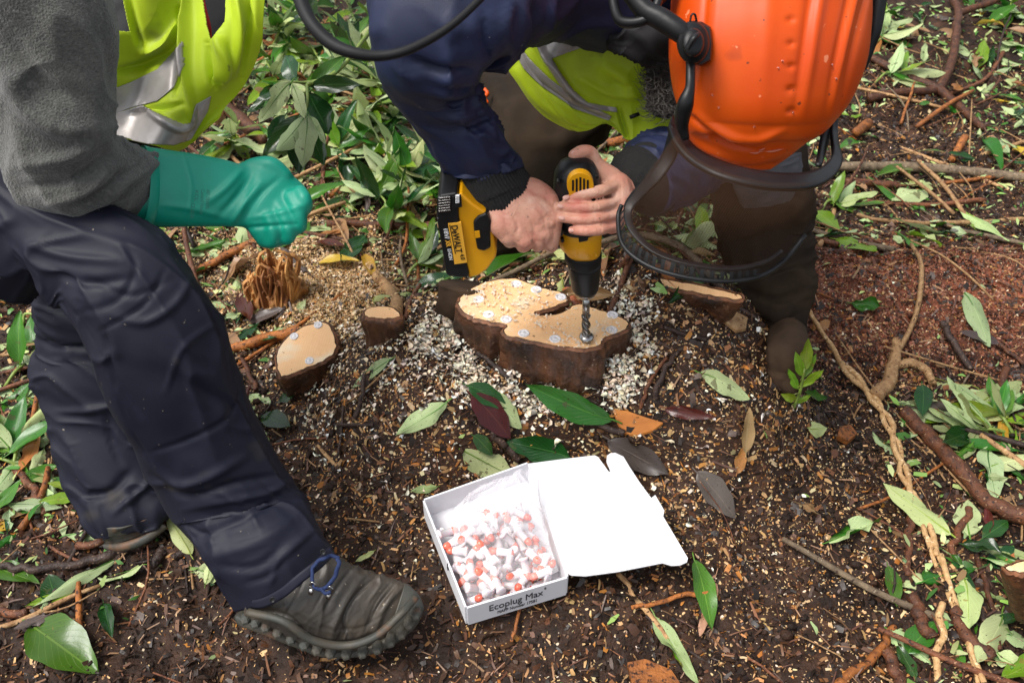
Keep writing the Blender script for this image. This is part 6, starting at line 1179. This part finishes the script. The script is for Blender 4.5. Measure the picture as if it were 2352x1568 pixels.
# front boot
bt = [(610, 1290, 560, 1420, gf-.06, .6), (680, 1262, 620, 1440, gf-.06, .6), (742, 1262, 665, 1462, gf-.06, .58), (790, 1285, 712, 1482, gf-.055, .55), (840, 1308, 772, 1495, gf-.045, .52), (888, 1324, 838, 1490, gf-.04, .52), (928, 1338, 895, 1468, gf-.035, .5), (955, 1362, 935, 1440, gf-.03, .45), (966, 1385, 955, 1415, gf-.025, .3)]
boot = loft('boot', bt, M['boot'], w1, fold=.0022, Ls=.022, seed=2, na=170, nr=140, strokes=[([(700, 1290), (690, 1350), (650, 1420)], 2.2, -.0022), ([(660, 1400), (740, 1440), (830, 1440), (890, 1400)], 2.2, -.0018), ([(900, 1335), (862, 1385), (838, 1450)], 2, -.0022), ([(780, 1290), (748, 1350), (715, 1410)], 2.2, -.002), ([(862, 1325), (815, 1370), (790, 1420), (800, 1460)], 4, -.005), ([(905, 1345), (870, 1390), (845, 1440)], 4, -.004), ([(930, 1340), (885, 1390), (860, 1450)], 7, .004), ([(812, 1298), (775, 1350), (745, 1400)], 5, -.004), ([(840, 1312), (800, 1370), (770, 1430), (760, 1460)], 8, .004), ([(590, 1400), (660, 1415), (720, 1465), (800, 1475), (870, 1450)], 4, -.005), ([(735, 1290), (750, 1300), (745, 1330)], 8, .005)])
multi_tube('welt', [([P(570, 1405, gf-.095), P(650, 1425, gf-.115), P(715, 1468, gf-.105), P(790, 1482, gf-.095), P(860, 1462, gf-.10), P(920, 1410, gf-.10), P(955, 1370, gf-.075)], [.006]*7, dict(res=60, flat=.8))], M['boot_sole'], boot, seg=8)
loft('boot_sole', [(548, 1405, 560, 1432, gf-.03, 1.2), (620, 1425, 612, 1455, gf-.05, 1.5), (690, 1462, 680, 1482, gf-.05, 1.8), (760, 1485, 752, 1506, gf-.045, 1.8), (840, 1478, 850, 1500, gf-.045, 1.8), (915, 1440, 928, 1462, gf-.045, 1.6), (952, 1395, 968, 1402, gf-.04, 1.2)], M['boot_sole'], boot, na=80, nr=28, power=.6)
loft('toe_cap', [(930, 1338, 876, 1482, gf-.040, .56), (952, 1352, 908, 1470, gf-.038, .56), (968, 1374, 936, 1450, gf-.032, .52), (972, 1394, 958, 1422, gf-.026, .35)], M['toe_rubber'], boot, fold=.001, na=40)
for i in range(15):
    t = i/14; q = cr([(565, 1425), (620, 1447), (690, 1480), (760, 1503), (845, 1500), (915, 1465), (955, 1415)], 15)[i]; c = P(q[0], q[1]-7, gf-.075); g = ellipsoid_geo(c, [np.array((.0085, 0, 0)), np.array((0, .012, 0)), np.array((0, 0, .0055))], 7); link(grid_mesh('tread_lug', g, True), 'tread_lug', M['boot_sole'], boot, smooth=False)
bl = gf-.125
multi_tube('boot_lace', [([P(772, 1275, bl+.01), P(778, 1292, bl), P(770, 1320, bl-.002), P(752, 1345, bl-.004), P(738, 1352, bl-.004), P(722, 1346, bl-.004), P(716, 1325, bl-.002), P(720, 1302, bl), P(735, 1285, bl+.004), P(760, 1276, bl+.006), P(778, 1280, bl+.006)], [.0028]*11, dict(res=70, flat=.6, wob=.001)), ([P(738, 1352, bl-.006), P(748, 1362, bl-.008), P(760, 1358, bl-.008)], [.0025]*3, dict(res=10))], M['lace'], boot, seg=6)
for x, y in ((717, 1348), (757, 1358)):
    multi_tube('lace_hook', [([P(x-6, y-4, bl-.004), P(x, y-12, bl-.007), P(x+7, y-5, bl-.006), P(x+2, y+6, bl-.002), P(x-6, y-4, bl-.004)], [.0012]*5, dict(res=20)), ([P(x-2, y+4, bl-.002), P(x-4, y+16, bl+.0)], [.0035, .004], dict(flat=.5))], M['steel'], boot, seg=6)
# fleece sleeve
fl_s = [([(40, 380), (160, 360), (245, 290)], 14, .010), ([(60, 430), (170, 410), (250, 350)], 12, -.009), ([(110, 470), (200, 440), (270, 370)], 8, .007), ([(150, 480), (230, 440), (290, 385)], 7, -.008), ([(190, 485), (255, 450), (310, 395)], 7, .006), ([(10, 150), (60, 250), (160, 300), (240, 280)], 22, .012), ([(30, 100), (110, 200), (200, 230)], 20, -.008)]
loft('fleece_sleeve', [(-150, -200, 240, -260, .98, .8), (-120, -80, 235, -100, 1.0, .8), (-70, 60, 262, 40, 1.02, .8), (-30, 180, 262, 150, 1.04, .78), (-5, 300, 262, 240, 1.06, .76), (18, 410, 262, 300, 1.08, .74), (60, 478, 285, 325, 1.10, .72), (160, 494, 315, 335, 1.13, .7), (260, 500, 340, 345, 1.16, .68), (350, 512, 372, 360, 1.19, .66), (420, 500, 430, 380, 1.21, .6)], M['fleece'], w1, fold=.005, Ls=.06, seed=11, na=150, nr=100, strokes=fl_s)
# jacket torso under the vest, belly behind the sleeve
loft('black_top', [(180, -250, 620, -250, 1.34, .35), (200, -100, 585, -100, 1.33, .35), (220, 40, 560, 40, 1.32, .35), (200, 160, 500, 160, 1.31, .35), (120, 260, 420, 270, 1.30, .4), (60, 400, 340, 360, 1.28, .5)], M['black_cloth'], w1, fold=.006, seed=3)
multi_tube('red_lining', [([P(450, -60, 1.24), P(462, 10, 1.24), P(476, 60, 1.245), P(482, 95, 1.26)], [.006, .006, .005, .003], dict(res=16, flat=.5))], M['red_cloth'], w1, seg=8)
vr = [[(225, -80), (330, -80), (430, -80), (520, -80), (612, -80)], [(245, 40), (330, 55), (420, 60), (510, 60), (604, 50)], [(250, 140), (330, 150), (420, 155), (500, 165), (586, 150)], [(242, 225), (320, 235), (400, 240), (470, 245), (545, 222)], [(232, 300), (300, 322), (360, 336), (420, 345), (470, 290)]]
rows = [[(x, y, 1.19+.012*i-.02*math.sin(j*2.1+i)) for j, (x, y) in enumerate(r)] for i, r in enumerate(vr)]
V, N = patch_grid(rows, 240, 220, fold=.006, Ls=.05, seed=6, axis=0, sharp=1.6, strokes=[([(285, -40), (310, 60), (330, 115)], 9, -.012), ([(330, 120), (380, 100), (418, 50)], 12, .022), ([(262, 170), (330, 150), (410, 90)], 12, -.014), ([(425, -40), (432, 60), (430, 150), (440, 270)], 9, .020), ([(412, 20), (415, 120), (400, 220)], 7, -.012), ([(500, 80), (515, 140), (510, 190)], 12, .016), ([(475, 100), (480, 170), (495, 200)], 7, -.012), ([(540, -40), (550, 60), (535, 170)], 10, .014), ([(575, -40), (572, 60), (555, 180)], 8, -.010), ([(330, 245), (400, 290), (440, 285)], 8, .012), ([(300, 260), (350, 250), (420, 240)], 7, -.010)])
hole1 = [(226, -90), (262, -90), (300, 74), (262, 70), (250, 50)]; hole2 = [(452, -90), (522, -90), (516, 50), (500, 70), (483, 92), (474, 60)]
s1 = [(250, 236), (262, 205), (300, 190), (360, 160), (420, 95), (424, 150), (400, 200), (360, 232), (300, 248), (250, 268)]; s2_ = [(242, 292), (262, 262), (325, 243), (380, 268), (420, 285), (438, 284), (452, 240), (485, 222), (478, 255), (440, 320), (400, 334), (330, 330), (250, 305)]
cut = lambda X, Y: ~(inpoly(X, Y, hole1) | inpoly(X, Y, hole2))
vest1 = sheet('hi_vis_vest', V, N, M['hivis'], w1, keep=cut)
for sp in (s1, s2_): sheet('reflective_band', V, N, M['silver'], vest1, keep=lambda X, Y: inpoly(X, Y, sp), off=.0018, thick=.001)
# glove
gl = 1.2
gsec = [(328, 336, 322, 525, 1.175, .55), (345, 338, 345, 523, 1.175, .55), (400, 346, 400, 522, 1.18, .52), (460, 355, 455, 521, 1.19, .5), (520, 367, 520, 521, 1.20, .48), (565, 380, 562, 524, 1.21, .46), (600, 367, 582, 548, 1.215, .42), (640, 376, 606, 570, 1.22, .40), (680, 408, 650, 565, 1.225, .38), (705, 432, 685, 536, 1.23, .34), (717, 455, 708, 492, 1.235, .25)]
gv = loft_grid(gsec, na=90, nr=60)
geos = [gv]
dG = 1.215
geos += [blob_chain([P(560, 395, dG), P(590, 382, dG), P(625, 380, dG-.004), P(655, 402, dG)], [.013, .013, .012, .010])]
for i, (a, b) in enumerate((((690, 440), (700, 480)), ((668, 452), (690, 520)), ((640, 470), (664, 545)), ((610, 478), (628, 553)))):
    geos.append(blob_chain([P(*a, dG-.008), P((a[0]+b[0])/2+6, (a[1]+b[1])/2, dG-.014), P(*b, dG-.004), P(b[0]-24, b[1]+2, dG+.01)], [.010, .010, .0095, .009]))
gm_ = remesh(geos, .0022, 22, [([(420, 350), (440, 430), (430, 500)], 4, .0012), ([(560, 385), (520, 430), (470, 470)], 9, .004), ([(580, 400), (545, 450), (500, 500)], 9, -.004), ([(600, 420), (560, 470), (530, 515)], 8, .004), ([(560, 525), (610, 520), (680, 515)], 5, -.003), ([(640, 410), (600, 445), (565, 500)], 7, -.003), ([(575, 500), (640, 490), (700, 470)], 6, .002), ([(375, 470), (450, 480), (520, 500)], 8, .003)])
glove = link(gm_, 'rubber_glove', M['glove'], w1)
loft('glove_cuff', [(326, 334, 318, 527, 1.165, .62), (331, 335, 328, 527, 1.168, .62), (337, 337, 336, 525, 1.172, .58)], M['glove'], glove, caps=False, na=12, nr=60)
gsurf = 1.175-.046
M['glove_ink'] = mat('glove_ink', (.0, .07, .05), rough=.5)
for i, (s, a, b) in enumerate((('ART 728 NITRI', (474, 435), (472, 480)), ('Camatril Velours', (462, 435), (459, 492)), ('Mapa', (448, 436), (447, 462)), ('CE 0334', (440, 466), (437, 500)))):
    dd = 1.19-.0415; pa, pb = P(*a, dd), P(*b, dd); xd = pb-pa; vw = (pa-CAMP); vw /= np.linalg.norm(vw); yd = np.cross(-vw, xd); yd /= np.linalg.norm(yd)
    if s in ('Camatril Velours', 'Mapa'): s = {'Camatril Velours': 'Camatril Velours', 'Mapa': 'KCL'}[s]
    text('glove_print', s, pa, xd, yd*.0045, 1, M['glove_ink'], glove)
# near visor of worker 1's raised helmet: rim and fine mesh, close to the camera
rim = [(676, -60, .80), (690, 0, .79), (716, 55, .78), (760, 100, .775), (812, 122, .77), (870, 129, .77), (930, 118, .77), (1000, 84, .775), (1060, 40, .78), (1120, -20, .79), (1160, -70, .80)]
vs1 = multi_tube('visor_rim', [([P(*p) for p in rim], [pxr(r, .78) for r in (16, 17, 17, 16, 14, 12, 11, 10, 9, 9, 9)], dict(res=80))], M['rubber'], w1, seg=10)
ribbon('visor_screen', [(676, -60, .80), (690, 0, .79), (716, 55, .78), (760, 100, .775), (812, 122, .77), (870, 129, .77), (930, 118, .77), (1000, 84, .775), (1060, 40, .78), (1120, -20, .79), (1160, -70, .80)],
       [(690, -160, .80), (760, -160, .78), (800, -160, .77), (840, -160, .765), (880, -160, .765), (920, -160, .765), (960, -160, .765), (1000, -160, .77), (1040, -160, .78), (1100, -160, .79), (1150, -160, .80)], M['visor_mesh_fine'], w1, 0, k=20)
print('objects', len(bpy.data.objects), 'tris', sum(len(o.data.polygons) for o in bpy.data.objects if o.type == 'MESH'))
